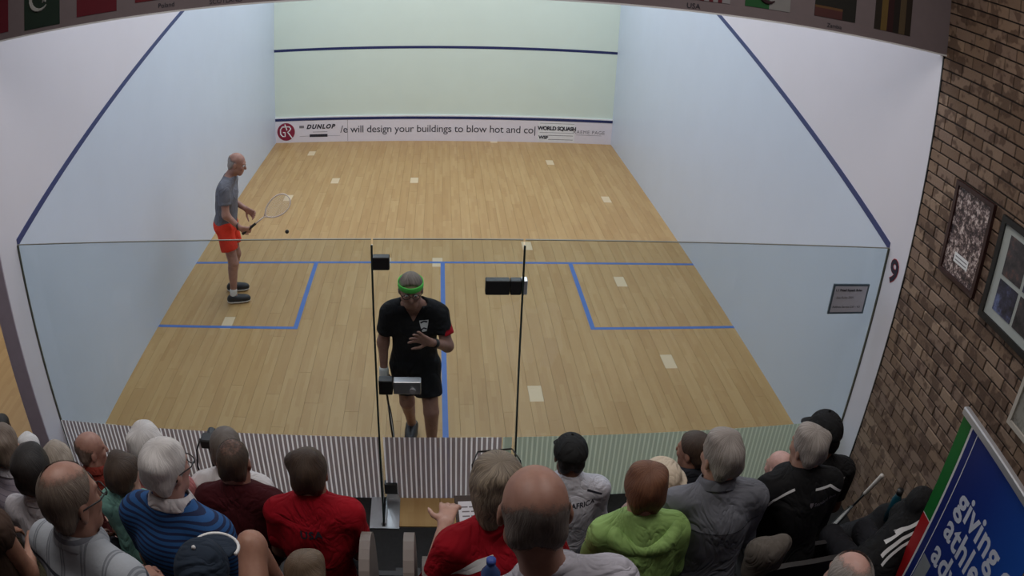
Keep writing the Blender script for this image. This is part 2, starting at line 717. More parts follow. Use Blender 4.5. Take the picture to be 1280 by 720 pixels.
# court number on the right wall end
for mt_, sz, dp, bd in ((plain('red_ink', srgb(196, 30, 52), .5), .25, .002, .010), (plain('number_navy', srgb(26, 22, 48), .5), .25, .004, .0055)):
    lettering('court_number', '9', sz, (CW, -.135, 1.995), (0, -1, 0), (0, 0, 1), mt_, WR, depth=dp, bold=bd)

# glass back wall
wb = empty('wall_back', (0, 0, 0))
tag(wb, kind='structure')
GT = .012


def glass_panel(name, x0, x1, parent, greenish):
    g = box(name, (x0, -GT / 2, .004), (x1, GT / 2, 2.13), M_GLASS, parent)
    box('top_edge', (x0, -GT / 2, 2.13), (x1, GT / 2, 2.135), M_TOPEDGE, g)
    return g


def film(x0, x1, parent, mf, ms, grp):
    m, m2 = MB(), MB()
    n = int((x1 - x0 - .008) / .0366)
    p_ = (x1 - x0 - .008) / n
    for i in range(n):
        xx = x0 + .004 + i * p_
        m.box((xx, -GT / 2 - .0016, -.03), (xx + .013, -GT / 2 - .0008, .595))
        m2.box((xx + .013, -GT / 2 - .0014, -.03), (xx + p_, -GT / 2 - .0008, .595))
    o = m2.build('frosted_film', mf, parent)
    tag(o, kind='stuff')
    o = m.build('film_stripes', ms, parent)
    tag(o, kind='stuff')


gl = glass_panel('glass_panel', -CW + .004, -.482, wb, False)
film(-CW + .004, -.482, gl, M_FILM, M_STRIPE, '')
gr = glass_panel('glass_panel', .486, CW - .004, wb, True)
film(.5, CW - .004, gr, M_FILM_G, M_STRIPE_G, '')
# side channels where the glass meets the walls
for s in (-1, 1):
    a, b = sorted((s * CW, s * (CW - .007)))
    box('edge_seal', (a, -.011, 0), (b, .011, 2.13), M_GLASSEDGE, wb)
for s, x in ((-1, -.478), (1, .482)):
    MB().prism([(-.008, .012), (-.30, .012), (-.15, .65), (-.06, 1.27), (-.02, 2.1), (-.008, 2.1)], 0, x - .006, x + .006).build('glass_fin', M_GLASS, wb)
    m = MB().prism([(-.294, .012), (-.303, .012), (-.153, .65), (-.063, 1.27), (-.023, 2.1), (-.014, 2.1), (-.054, 1.27), (-.144, .65)], 0, x - .0065, x + .0065)
    m.build('fin_edge', M_GLASSEDGE, wb)
    m = MB().box((x - .105, -.345, 0), (x - .012, -.01, .006)).box((x + .012, -.345, 0), (x + .115, -.01, .006)).box((x - .105, -.365, 0), (x + .115, -.345, .007))
    m.box((x - .02, -.33, .006), (x - .009, -.02, .03)).box((x + .009, -.33, .006), (x + .02, -.02, .03))
    m.build('floor_shoe_plate', M_STEEL, wb)
dr = empty('door_1', (0, 0, 0))
tag(dr, kind='structure')
gd = box('door_glass', (-.470, -GT / 2, .004), (.474, GT / 2, 2.13), M_GLASS, dr)
box('top_edge', (-.470, -GT / 2, 2.13), (.474, GT / 2, 2.135), M_TOPEDGE, gd)
film(-.468, .40, gd, M_FILM, M_STRIPE, '')
film(.40, .474, gd, M_FILM_G, M_STRIPE_G, '')
box('patch_fitting', (-.478, -.03, 1.93), (-.368, .03, 2.018), M_BLACK, dr, .004)
hg = box('patch_fitting', (.244, -.03, 1.757), (.40, .03, 1.858), M_BLACK, dr, .004)
box('patch_fitting', (.404, -.03, 1.757), (.474, .03, 1.858), M_BLACK, dr, .004)
box('hinge_clamp', (.476, -.032, 1.76), (.512, .032, 1.86), M_STEEL, dr, .003)
box('patch_fitting', (-.478, -.03, .055), (-.38, .03, .155), M_BLACK, dr, .004)
box('patch_fitting', (.38, -.03, .055), (.478, .03, .155), M_BLACK, dr, .004)
box('bottom_pivot', (-.46, -.02, .0), (-.37, .02, .05), M_STEEL, dr, .003)
lk = box('door_lock', (-.470, -.035, .985), (-.375, .035, 1.10), M_BLACK, dr, .004)
l2 = box('lock_case', (-.368, -.034, .99), (-.178, .034, 1.092), M_STEEL, dr, .004)
MB().tube([(-.235, -.034, 1.02), (-.235, -.046, 1.02)], .022, 12).build('lock_cylinder', M_ALU, dr)

# timber threshold boards outside the door, dark carpet around
thr = empty('floor_threshold')
tag(thr, kind='structure')
for i, (a, b) in enumerate(((-.362, -.06), (-.056, .26), (.264, .372))):
    box('threshold_board', (a, -.335, -.02), (b, -.012, .004), M_WOOD, thr)
fo = box('floor_gallery', (-9.8, -5.4, -.3), (3.36, -.0, -.005), M_DARKCARPET)
tag(fo, kind='structure')
# seating tiers
TIERS = [(.5, -2.02, -1.28, -3.9, 3.19), (1.0, -2.76, -2.02, -3.9, 2.13), (1.55, -5.0, -2.76, -3.9, 2.13), (.5, -5.0, -2.02, 2.13, 3.19)]
for z, ya, yb, xa, xb in TIERS:
    o = box('floor_tier', (xa, ya, -.004), (xb, yb, z), M_DARKCARPET)
    tag(o, kind='structure')
    box('step_nosing', (xa, yb - .03, z), (xb, yb + .012, z + .008), M_STEP, o)
# aisle steps between the two blocks of seats
ai = empty('floor_aisle_steps')
tag(ai, kind='structure')
for yb, z in ((-1.20, .17), (-1.10, .0), (-1.93, .67), (-2.0, .5), (-2.68, 1.2)):
    if z > 0:
        box('aisle_step', (-.36, yb - .26, z - .17 if z > .17 else 0), (-.2, yb + .2, z + .08), M_STEP, ai)

# header board with national flags above the glass
hd = box('wall_header', (-9.8, -.32, 3.69), (3.2, -.24, 5.6), M_HEADER)
tag(hd, kind='structure')
box('header_halo_strip', (-9.8, -.324, 3.68), (3.2, -.236, 3.69), M_WHITE, hd)  # added white strip imitating a bright sharpening halo along the board's lower edge
FY = -.3215
FL = [(-3.0, -2.86, 'red'), (-2.715, -2.42, 'pak'), (-2.285, -1.99, 'red'), (-1.86, -1.56, 'pol'), (-1.42, -1.13, 'sco'),
      (1.33, 1.62, 'usa'), (1.635, 1.93, 'grn'), (2.10, 2.40, 'zam'), (2.55, 2.85, 'str')]
C_ = lambda *a: plain('flag_%d_%d_%d' % a, tuple(.62 * v_ for v_ in srgb(*a)), .8)
for xa, xb, kd in FL:
    zb = 3.738 if kd not in ('usa',) else 3.735
    zt = zb + .3

    def fp(x0, x1, z0, z1, c, n='flag_print', d=0.0):
        box(n, (x0, FY - .002 - d, z0), (x1, FY + .003, z1), C_(*c), hd)
    if kd == 'red':
        fp(xa, xb, zb, zt, (120, 24, 42))
    elif kd == 'pak':
        fp(xa, xb, zb - .02, zt, (34, 56, 44))
        m = MB()
        pts = [(xa + .13 + .075 * math.cos(t), FY - .004, zb + .17 + .075 * math.sin(t)) for t in np.linspace(2.0, 5.6, 12)]
        m.tube(pts, [.004 + .011 * math.sin(math.pi * i / 11) for i in range(12)], 6)
        for k in range(5):
            a = math.pi / 2 + k * 2 * math.pi / 5
            m.tube([(xa + .17, FY - .004, zb + .16), (xa + .17 + .026 * math.cos(a), FY - .004, zb + .16 + .026 * math.sin(a))], [.012, .002], 5)
        m.build('crescent_and_star', C_(190, 190, 186), hd)
    elif kd == 'pol':
        fp(xa, xb, zb + .03, zb + .16, (126, 26, 40))
        fp(xa, xb, zb + .16, zt, (190, 186, 186))
        lettering('lettering', 'Poland', .04, ((xa + xb) / 2 + .06, FY, zb - .02 + .01), XR, ZU, M_INK, hd)
    elif kd == 'sco':
        fp(xa, xb, zb + .03, zt, (40, 60, 120))
        lettering('lettering', 'SCOTLAND', .038, ((xa + xb) / 2, FY, 3.715), XR, ZU, M_INK, hd)
    elif kd == 'usa':
        fp(xa - .05, xb - .08, zb + .02, zt, (176, 172, 174))
        for k in range(4):
            fp(xa - .03 + k * .055, xa - .005 + k * .055, zb + .02, zt, (120, 30, 44), d=.001)
        lettering('lettering', 'USA', .045, (1.32, FY, 3.715), XR, ZU, M_INK, hd)
    elif kd == 'grn':
        fp(xa, xa + .155, zb + .02, zt, (40, 108, 56))
        fp(xa + .155, xb, zb + .02, zt, (170, 168, 166))
        MB().tube([(xa + .15 + .06 * math.cos(t), FY - .004, zb + .12 + .06 * math.sin(t)) for t in np.linspace(2.6, 5.4, 9)], [.004, .008, .012, .014, .015, .014, .012, .008, .004], 6).build('crescent', C_(60, 30, 36), hd)
    elif kd == 'zam':
        fp(xa, xb, zb + .03, zt, (38, 36, 30))
        fp(xa, xa + .2, zb + .03, zb + .085, (96, 52, 50), d=.001)
        fp(xa, xa + .2, zb + .085, zb + .1, (120, 84, 50), d=.001)
        lettering('lettering', 'Zambia', .036, ((xa + xb) / 2, FY, 3.72), XR, ZU, M_INK, hd)
    else:
        for k, c in enumerate(((48, 38, 28), (128, 102, 50), (60, 22, 24), (36, 26, 22), (104, 86, 60), (46, 34, 22))):
            fp(xa + .05 * k, xa + .05 * (k + 1), zb + .02, zt, c)

# right gallery wall in face brick
bwx = CW
bw = box('wall_brick', (bwx + .009, -5.4, -.3), (bwx + .16, YE - .012, 5.6), M_MORTAR)
tag(bw, kind='structure')
box('edge_strip', (bwx - .004, YE - .012, 0), (bwx + .05, YE, 3.68), M_BLACK, bw)
BL, BH, PL, PH = .222, .071, .232, .0815
bmesh_ = MB().box((-.0, -BL / 2, -BH / 2), (.03, BL / 2, BH / 2), .004).build('brick', M_BRICK)
bdat = bmesh_.data
bpy.data.objects.remove(bmesh_)
hb = MB().box((-.0, -BL / 4 + .003, -BH / 2), (.03, BL / 4 - .003, BH / 2), .004).build('brick', M_BRICK)
hdat = hb.data
bpy.data.objects.remove(hb)
rest = MB()
nbrick = 0
rb = random.Random(3)
for r in range(0, 66):
    z = .04 + r * PH
    off = (r % 2) * PL / 2
    k = 0
    while True:
        y = YE - .014 - BL / 2 - k * PL - off
        k += 1
        if y < -5.3:
            break
        dx = rb.uniform(-.0025, .0025)
        near = (-2.12 < y) and (1.2 < z < 3.68)
        if near and nbrick < 298:
            o = bpy.data.objects.new('brick', bdat)
            COL.objects.link(o)
            o.parent = bw
            o.location = (bwx + dx, y, z)
            nbrick += 1
        else:
            rest.box((bwx + dx, y - BL / 2, z - BH / 2), (bwx + .03, y + BL / 2, z + BH / 2))
    if off:
        y = YE - .014 - BL / 4 + .002
        rest.box((bwx, y - BL / 4 + .004, z - BH / 2), (bwx + .03, y + BL / 4 - .002, z + BH / 2))
tag(rest.build('brick_field', M_BRICK, bw), kind='stuff')

# rest of the hall (neighbouring court, ceilings, rear wall)
o = box('floor_neighbour', (-9.8, 0, -.3), (-CW - WT, CL, 0.0), M_WOOD)
tag(o, kind='structure')
o = box('wall_neighbour_left', (-9.96, -5.4, -.3), (-9.8, CL, 6.0), M_WALL)
tag(o, kind='structure')
o = box('wall_neighbour_front', (-9.96, CL, -.3), (-CW - WT, CL + .2, 6.0), M_FRONT)
tag(o, kind='structure')
o = box('wall_rear', (-9.96, -5.56, -.3), (3.36, -5.4, 5.6), M_HEADER)
tag(o, kind='structure')
o = box('ceiling_court', (-9.96, -.3, 6.0), (3.36, CL + .2, 6.15), M_CEIL)
tag(o, kind='structure')
o = box('ceiling_gallery', (-9.96, -5.56, 5.6), (3.36, -.24, 5.75), M_CEIL)
tag(o, kind='structure')

# ================================================================== FIGURES
# bodies and clothes are smooth blends of limbs, meshed with surface nets
class Field:
    def __init__(s):
        s.p = []

    def cap(s, a, b, ra, rb=None, k=.03):
        s.p.append(('c', np.array(a, float), np.array(b, float), ra, ra if rb is None else rb, k))
        return s

    def ell(s, c, r, R=None, k=.03):
        s.p.append(('e', np.array(c, float), np.array(r, float), np.eye(3) if R is None else np.array(R, float), 0, k))
        return s

    def cut(s, fn, k=.008):          # keep where fn(X,Y,Z) < 0
        s.p.append(('x', fn, None, None, None, k))
        return s

    def dent(s, c, r, k=.01):
        s.p.append(('d', np.array(c, float), np.array(r, float), np.eye(3), 0, k))
        return s

    def wobble(s, fn):
        s.p.append(('w', fn, None, None, None, 0))
        return s

    def bounds(s, pad=.03):
        lo, hi = np.full(3, 9.), np.full(3, -9.)
        for q in s.p:
            if q[0] == 'c':
                m = max(q[3], q[4])
                lo = np.minimum(lo, np.minimum(q[1], q[2]) - m)
                hi = np.maximum(hi, np.maximum(q[1], q[2]) + m)
            elif q[0] == 'e':
                m = np.abs(q[3]) @ q[2]
                lo = np.minimum(lo, q[1] - m)
                hi = np.maximum(hi, q[1] + m)
        return lo - pad, hi + pad

    def evaluate(s, ax):
        X, Y, Z = ax
        D = np.full((len(X), len(Y), len(Z)), .15, np.float32)
        for q in s.p:
            if q[0] in 'xw':
                f = q[1](X[:, None, None], Y[None, :, None], Z[None, None, :]).astype(np.float32)
                if q[0] == 'w':
                    D = D + f
                else:
                    k = q[5]
                    h = np.clip(.5 - .5 * (f - D) / k, 0, 1)
                    D = f + (D - f) * h + k * h * (1 - h)
                continue
            mg = .05 + q[5]
            if q[0] == 'c':
                m = max(q[3], q[4]) + mg
                lo, hi = np.minimum(q[1], q[2]) - m, np.maximum(q[1], q[2]) + m
            else:
                m = np.abs(q[3]) @ q[2] + mg
                lo, hi = q[1] - m, q[1] + m
            sl = tuple(slice(np.searchsorted(A, l), np.searchsorted(A, h)) for A, l, h in zip(ax, lo, hi))
            if any(t.stop <= t.start for t in sl):
                continue
            x, y, z = X[sl[0]][:, None, None], Y[sl[1]][None, :, None], Z[sl[2]][None, None, :]
            if q[0] == 'c':
                a, ab = q[1], q[2] - q[1]
                L = max(ab @ ab, 1e-9)
                t = np.clip(((x - a[0]) * ab[0] + (y - a[1]) * ab[1] + (z - a[2]) * ab[2]) / L, 0, 1)
                d = np.sqrt((x - a[0] - t * ab[0]) ** 2 + (y - a[1] - t * ab[1]) ** 2 + (z - a[2] - t * ab[2]) ** 2) - (q[3] + t * (q[4] - q[3]))
                if len(q) > 6:
                    ln = math.sqrt(L)
                    d = np.maximum(d, ((x - q[2][0]) * ab[0] + (y - q[2][1]) * ab[1] + (z - q[2][2]) * ab[2]) / ln)
            else:
                R = q[3]
                dx, dy, dz = x - q[1][0], y - q[1][1], z - q[1][2]
                u = R[0, 0] * dx + R[1, 0] * dy + R[2, 0] * dz
                v = R[0, 1] * dx + R[1, 1] * dy + R[2, 1] * dz
                w_ = R[0, 2] * dx + R[1, 2] * dy + R[2, 2] * dz
                r = q[2]
                k0 = np.sqrt((u / r[0]) ** 2 + (v / r[1]) ** 2 + (w_ / r[2]) ** 2)
                k1 = np.sqrt((u / r[0] ** 2) ** 2 + (v / r[1] ** 2) ** 2 + (w_ / r[2] ** 2) ** 2)
                d = k0 * (k0 - 1) / np.maximum(k1, 1e-6)
            S = D[sl]
            k = q[5]
            if q[0] == 'd':
                d = -d
                h = np.clip(.5 - .5 * (d - S) / k, 0, 1)
                D[sl] = d + (S - d) * h + k * h * (1 - h)
            else:
                h = np.clip(.5 + .5 * (S - d) / k, 0, 1)
                D[sl] = S + (d - S) * h - k * h * (1 - h)
        return D

    def polygonize(s, step=.016, fine=None, fstep=.008):
        lo, hi = s.bounds()
        ax = []
        for i in range(3):
            pts = [lo[i]]
            while pts[-1] < hi[i]:
                p = pts[-1]
                h = step
                for (fl, fh) in (fine or []):
                    if fl[i] - step < p < fh[i]:
                        h = min(h, fstep)
                pts.append(p + h)
            ax.append(np.array(pts))
        D = s.evaluate(ax)
        return nets(D, ax)


def nets(D, ax):
    X, Y, Z = ax
    S = D < 0
    n = [len(X) - 1, len(Y) - 1, len(Z) - 1]
    cnt = np.zeros(n, np.int8)
    for i in (0, 1):
        for j in (0, 1):
            for k in (0, 1):
                cnt += S[i:i + n[0], j:j + n[1], k:k + n[2]]
    act = (cnt > 0) & (cnt < 8)
    I, J, K = np.nonzero(act)
    idx = np.full(n, -1, np.int32)
    idx[I, J, K] = np.arange(len(I))
    acc = np.zeros((len(I), 3))
    num = np.zeros(len(I))
    C = [(0, 0, 0), (1, 0, 0), (0, 1, 0), (1, 1, 0), (0, 0, 1), (1, 0, 1), (0, 1, 1), (1, 1, 1)]
    val = [D[I + a, J + b, K + c] for a, b, c in C]
    pos = [np.stack([X[I + a], Y[J + b], Z[K + c]], 1) for a, b, c in C]
    for e, g in ((0, 1), (2, 3), (4, 5), (6, 7), (0, 2), (1, 3), (4, 6), (5, 7), (0, 4), (1, 5), (2, 6), (3, 7)):
        va, vb = val[e], val[g]
        m = (va < 0) != (vb < 0)
        t = np.where(m, va / np.where(m, va - vb, 1), 0)
        acc += np.where(m[:, None], pos[e] + (pos[g] - pos[e]) * t[:, None], 0)
        num += m
    V = acc / np.maximum(num, 1)[:, None]
    F = []
    for a in range(3):
        b, c = (a + 1) % 3, (a + 2) % 3
        s0 = [slice(None)] * 3
        s1 = [slice(None)] * 3
        s0[a], s1[a] = slice(0, -1), slice(1, None)
        A, B = S[tuple(s0)], S[tuple(s1)]
        ch = A != B
        P = np.stack(np.nonzero(ch), 1)
        ok = (P[:, b] > 0) & (P[:, c] > 0) & (P[:, b] < n[b]) & (P[:, c] < n[c])
        P = P[ok]
        inside = A[P[:, 0], P[:, 1], P[:, 2]]
        q = []
        for db, dc in ((-1, -1), (0, -1), (0, 0), (-1, 0)):
            Q = P.copy()
            Q[:, b] += db
            Q[:, c] += dc
            q.append(idx[Q[:, 0], Q[:, 1], Q[:, 2]])
        q = np.stack(q, 1)
        q = np.where(inside[:, None], q, q[:, ::-1])
        F.append(q)
    F = np.concatenate(F)
    return V, F


def rotx(a):
    c, s_ = math.cos(a), math.sin(a)
    return np.array([[1, 0, 0], [0, c, -s_], [0, s_, c]])


def roty(a):
    c, s_ = math.cos(a), math.sin(a)
    return np.array([[c, 0, s_], [0, 1, 0], [-s_, 0, c]])


def rotz(a):
    c, s_ = math.cos(a), math.sin(a)
    return np.array([[c, -s_, 0], [s_, c, 0], [0, 0, 1]])


def folds(seed, amp):
    r = random.Random(seed)
    W = [(r.uniform(-30, 30), r.uniform(-30, 30), r.uniform(-34, 34), r.uniform(0, 6.28)) for _ in range(5)]

    def fn(x, y, z):
        t = 0
        for a, b, c, p in W:
            t = t + np.sin(a * x + b * y + c * z + p)
        return t * amp / 2.2
    return fn


def head_field(F, hc, R, s, neck, thick=1.0, face=True):
    P = lambda x, y, z: np.array(hc) + R @ (np.array((x, y, z)) * s)
    F.ell(P(0, -.012, .028), np.array((.0765, .097, .088)) * s, R, .02)
    F.ell(P(0, .026, -.042), np.array((.060, .066, .078)) * s, R, .03)
    F.cap(P(-.02, .062, -.092), P(.02, .062, -.092), .022 * s, None, .03)
    F.cap(P(-.045, -.005, -.07), P(.045, -.005, -.07), .026 * s, None, .03)
    if face:
        F.cap(P(-.034, .078, .026), P(.034, .078, .026), .011 * s, None, .014)
        F.cap(P(0, .088, .008), P(0, .106, -.028), .008 * s, .0135 * s, .012)
        F.ell(P(.034, .074, -.026), np.array((.02, .014, .018)) * s, R, .02)
        F.ell(P(-.034, .074, -.026), np.array((.02, .014, .018)) * s, R, .02)
        F.cap(P(-.018, .084, -.062), P(.018, .084, -.062), .0085 * s, None, .01)
        F.dent(P(.031, .094, .006), np.array((.013, .010, .009)) * s)
        F.dent(P(-.031, .094, .006), np.array((.013, .010, .009)) * s)
        F.dent(P(0, .097, -.056), np.array((.022, .004, .0025)) * s, .004)
    for e in (-1, 1):
        F.ell(P(e * .080, -.008, -.008), np.array((.009, .019, .031)) * s, R @ rotz(e * .35), .012)
        F.dent(P(e * .091, -.002, -.006), np.array((.006, .009, .016)) * s, .006)
    F.cap(neck, P(0, -.022, -.055), .060 * s * thick, .053 * s * thick, .03)


def hand_field(F, wr, d, palm_n, side, s=1.0, curl=.35, fr=.0085, spread=.16):
    """palm and five fingers: d = direction of the hand, palm_n = palm normal, side = +1 when the thumb leaves towards d x palm_n"""
    d = np.array(d, float)
    d /= np.linalg.norm(d)
    pn = np.array(palm_n, float)
    pn -= d * (pn @ d)
    pn /= np.linalg.norm(pn)
    t = np.cross(d, pn) * side
    wr = np.array(wr, float)
    for o in (-.026, -.009, .009, .026):
        F.cap(wr + t * o * .7, wr + d * .085 * s + t * o * s, .013 * s, .012 * s, .014)
    for i, (o, L) in enumerate(((.031, .072), (.0105, .08), (-.0105, .074), (-.031, .058))):
        b = wr + d * .088 * s + t * o * s
        d1 = d + t * (o / .031) * spread
        d1 /= np.linalg.norm(d1)
        c1 = curl
        p1 = b + (d1 * math.cos(c1) + pn * math.sin(c1)) * L * .42 * s
        c2 = curl * 2.2
        p2 = p1 + (d1 * math.cos(c2) + pn * math.sin(c2)) * L * .33 * s
        c3 = curl * 3.1
        p3 = p2 + (d1 * math.cos(c3) + pn * math.sin(c3)) * L * .26 * s
        F.cap(b, p1, fr * 1.05 * s, fr * s, .006)
        F.cap(p1, p2, fr * s, fr * .95 * s, .006)
        F.cap(p2, p3, fr * .95 * s, fr * .82 * s, .006)
    b = wr + d * .025 * s + t * .028 * s
    d1 = d * .62 + t * .78 + pn * .25
    d1 /= np.linalg.norm(d1)
    p1 = b + d1 * .042 * s
    d2 = d * .85 + t * .45 + pn * .45 * (curl * 2)
    d2 /= np.linalg.norm(d2)
    p2 = p1 + d2 * .032 * s
    p3 = p2 + d2 * .026 * s
    F.cap(b, p1, fr * 1.5 * s, fr * 1.15 * s, .01)
    F.cap(p1, p2, fr * 1.15 * s, fr * s, .006)
    F.cap(p2, p3, fr * s, fr * .85 * s, .006)


def torso_field(F, J, inf=0.0, bulk=1.0, R=None):
    R = np.eye(3) if R is None else R
    i = inf
    F.ell(J['hip'], (.165 * bulk + i, .122 * bulk + i, .125 + i), R, .05)
    F.ell(J['waist'], (.15 * bulk + i, .112 * bulk + i, .15 + i), R, .06)
    F.ell(J['chest'], (.166 * bulk + i, .118 * bulk + i, .17 + i), R, .06)
    a, b = J['shL'], J['shR']
    F.cap(a, b, .058 + i, None, .05)
    m = J['neck']
    F.cap(m, a + (m - a) * .22 + np.array((0, 0, .008)), .052 + i, .044 + i, .05)
    F.cap(m, b + (m - b) * .22 + np.array((0, 0, .008)), .052 + i, .044 + i, .05)


def arm_field(F, sh, el, wr, inf=0.0, upto=1.0, s=1.0, k=.035):
    """upto: 0..1 upper arm, 1..2 forearm"""
    t = min(1, upto)
    e = sh + (el - sh) * t
    F.cap(sh, e, .053 * s + inf, (.053 - .011 * t) * s + inf, k)
    if upto > 1:
        t = upto - 1
        F.cap(el, el + (wr - el) * t, .042 * s + inf, (.042 - .015 * t) * s + inf, k)


def leg_field(F, hp, kn, an, inf=0.0, upto=2.0, s=1.0, k=.035):
    t = min(1, upto)
    F.cap(hp, hp + (kn - hp) * t, .086 * s + inf, (.086 - .03 * t) * s + inf, k)
    if upto > 1:
        t = upto - 1
        F.cap(kn, kn + (an - kn) * t, .054 * s + inf, (.054 - .018 * t) * s + inf, k)
        if upto > 1.4:
            d = (an - kn)
            back = np.cross(np.array((1.0, 0, 0)), d)
            back = back / max(np.linalg.norm(back), 1e-6)
            if back[1] > 0:
                back = -back
            F.cap(kn + d * .18 + back * .018, kn + d * .45 + back * .016, .042 * s + inf, .032 * s + inf, .04)


def foot_field(F, an, d, s=1.0, inf=0.0):
    d = np.array(d, float)
    d /= np.linalg.norm(d)
    b = np.array((an[0], an[1], an[2] - .045))
    F.cap(an, b - d * .02, .036 * s + inf, .036 * s + inf, .02)
    F.cap(b - d * .035, b + d * .13, .036 * s + inf, .032 * s + inf, .03)
    F.cap(b + d * .05, b + d * .165, .04 * s + inf, .026 * s + inf, .03)


def place(V, F, name, mat, parent):
    return mesh(name, V, F, mat, parent, True)


def hair_part(name, mat, parent, hc, R, s, style, t=.014, seed=0, length=-.075, thinmin=.12):
    F = Field()
    P = lambda x, y, z: np.array(hc) + R @ (np.array((x, y, z)) * s)
    Ri = R.T
    hcx = np.array(hc)

    def loc(x, y, z, row):
        return (Ri[row, 0] * (x - hcx[0]) + Ri[row, 1] * (y - hcx[1]) + Ri[row, 2] * (z - hcx[2])) / s
    F.ell(P(0, -.012, .028), np.array((.0765 + t, .097 + t, .088 + t)) * s, R, .01)
    lower = style in ('full', 'short', 'bald', 'thin', 'bob', 'long', 'crop')
    if lower:
        F.cap(P(-.038, -.062, -.03), P(-.036, -.052, -.075), (.030 + t * .6) * s, (.024 + t * .4) * s, .03)
        F.cap(P(.038, -.062, -.03), P(.036, -.052, -.075), (.030 + t * .6) * s, (.024 + t * .4) * s, .03)
    if style in ('bob', 'long'):
        zz = -.10 if style == 'bob' else -.20
        for e in (-1, 1):
            F.cap(P(e * .062, -.02, .02), P(e * .066, -.03, zz), .034 * s, .03 * s, .03)
        F.cap(P(-.04, -.07, .0), P(-.04, -.062, zz - .01), .045 * s, .04 * s, .03)
        F.cap(P(.04, -.07, .0), P(.04, -.062, zz - .01), .045 * s, .04 * s, .03)
        length = zz - .03
    rr = random.Random(seed)
    if style in ('full', 'bob', 'long'):
        for _ in range(4):
            a = rr.uniform(-2.6, 2.6)
            el = rr.uniform(.1, 1.4)
            c = np.array((math.sin(a) * math.cos(el) * .078, -math.cos(a) * math.cos(el) * .098 - .012, math.sin(el) * .086 + .028))
            F.ell(P(*c), np.array((.024, .027, .02)) * s, R, .04)
    F.wobble(folds(seed + 5, .0014 * (1 if style not in ('crop', 'bald', 'thin') else .2)))
    fd = .016 if style in ('full', 'bob', 'long') else .006
    F.cut(lambda x, y, z: (.76 * loc(x, y, z, 1) - .65 * loc(x, y, z, 2) - fd) * s, .012)
    F.cut(lambda x, y, z: (length - loc(x, y, z, 2)) * s, .01)
    if style in ('short', 'bald', 'thin', 'crop'):
        for e in (-1, 1):
            F.dent(P(e * .088, .004, -.012), np.array((.03, .026, .034)) * s, .01)
    V, Q = F.polygonize((.0075 if style != 'thin' else .007) * s)
    Vl = V - hcx
    o = mesh(name, Vl, Q, mat, parent, True, loc=tuple(hcx))
    if style in ('bald', 'thin'):
        H = (Vl @ R) / s            # head coordinates
        if style == 'bald':
            q = H[:, 2] - .044 + .38 * (H[:, 1] + .06) + .006 * np.sin(H[:, 0] * 60 + 1) + .005 * np.sin(H[:, 1] * 75)
            den = np.clip(.5 - q / .06, 0, 1)
        else:
            q = np.sqrt((H[:, 0] / .052) ** 2 + ((H[:, 1] - .0) / .085) ** 2 + ((H[:, 2] - .118) / .06) ** 2)
            den = np.clip((q - .55) / .9, thinmin, 1)
        den = np.minimum(den, np.clip((H[:, 2] - length) / .03, 0, 1))
        at = o.data.attributes.new('hair_density', 'FLOAT', 'POINT')
        at.data.foreach_set('value', den.astype(np.float32))
    return o


def cap_part(parent, hc, R, s, mat, trim=None, brim=1, back=False):
    P = lambda x, y, z: np.array(hc) + R @ (np.array((x, y, z)) * s)
    Ri = R.T
    h0 = np.array(hc)
    loc = lambda x, y, z, r: (Ri[r, 0] * (x - h0[0]) + Ri[r, 1] * (y - h0[1]) + Ri[r, 2] * (z - h0[2])) / s
    F = Field()
    F.ell(P(0, -.008, .03), np.array((.094, .114, .104)) * s, R)
    F.cut(lambda x, y, z: (-.002 - loc(x, y, z, 2) - .12 * loc(x, y, z, 1)) * s, .01)
    V, Q = F.polygonize(.009 * s)
    o = place(V, Q, 'cap_crown', mat, parent)
    F = Field()
    F.ell(P(0, .115 if not back else -.12, .012), np.array((.08, .075, .012)) * s, R @ rotx(-.18))
    F.cut(lambda x, y, z: ((.068 - loc(x, y, z, 1)) if not back else (loc(x, y, z, 1) + .075)) * s, .01)
    V, Q = F.polygonize(.008 * s)
    place(V, Q, 'cap_brim', mat, parent)
    if trim:
        by, bz = .115, .012
        pts = [np.array((0, by, bz)) + rotx(-.18) @ np.array((.082 * math.sin(a), .077 * math.cos(a), 0)) for a in np.linspace(-1.75, 1.75, 22)]
        MB().tube([P(*q) for q in pts], .0065 * s, 6).build('cap_trim', trim, parent, True)
    MB().ball(P(0, -.008, .137), .008 * s, 8, 6).build('cap_button', trim or mat, parent, True)
    return o


def glasses_part(parent, hc, R, s, mat, lens=True, raise_=0.0, tilt=0.0):
    Q = lambda x, y, z: Vector(np.array(hc) + R @ (rotx(tilt) @ np.array((x, y, z)) * s + np.array((0, 0, raise_)) * s))
    m = MB()
    for e in (-1, 1):
        ring = [Q(e * .033 + .026 * math.cos(a), .104, .006 + .019 * math.sin(a)) for a in np.linspace(0, 2 * math.pi, 14)[:-1]]
        m.tube(ring, .0024 * s, 5, True)
        m.tube([Q(e * .06, .102, .01), Q(e * .083, .06, .012), Q(e * .086, -.01, .012), Q(e * .083, -.028, -.012)], .0026 * s, 5)
    m.tube([Q(-.008, .106, .008), Q(.008, .106, .008)], .0022 * s, 5)
    return m.build('glasses', mat, parent, True)


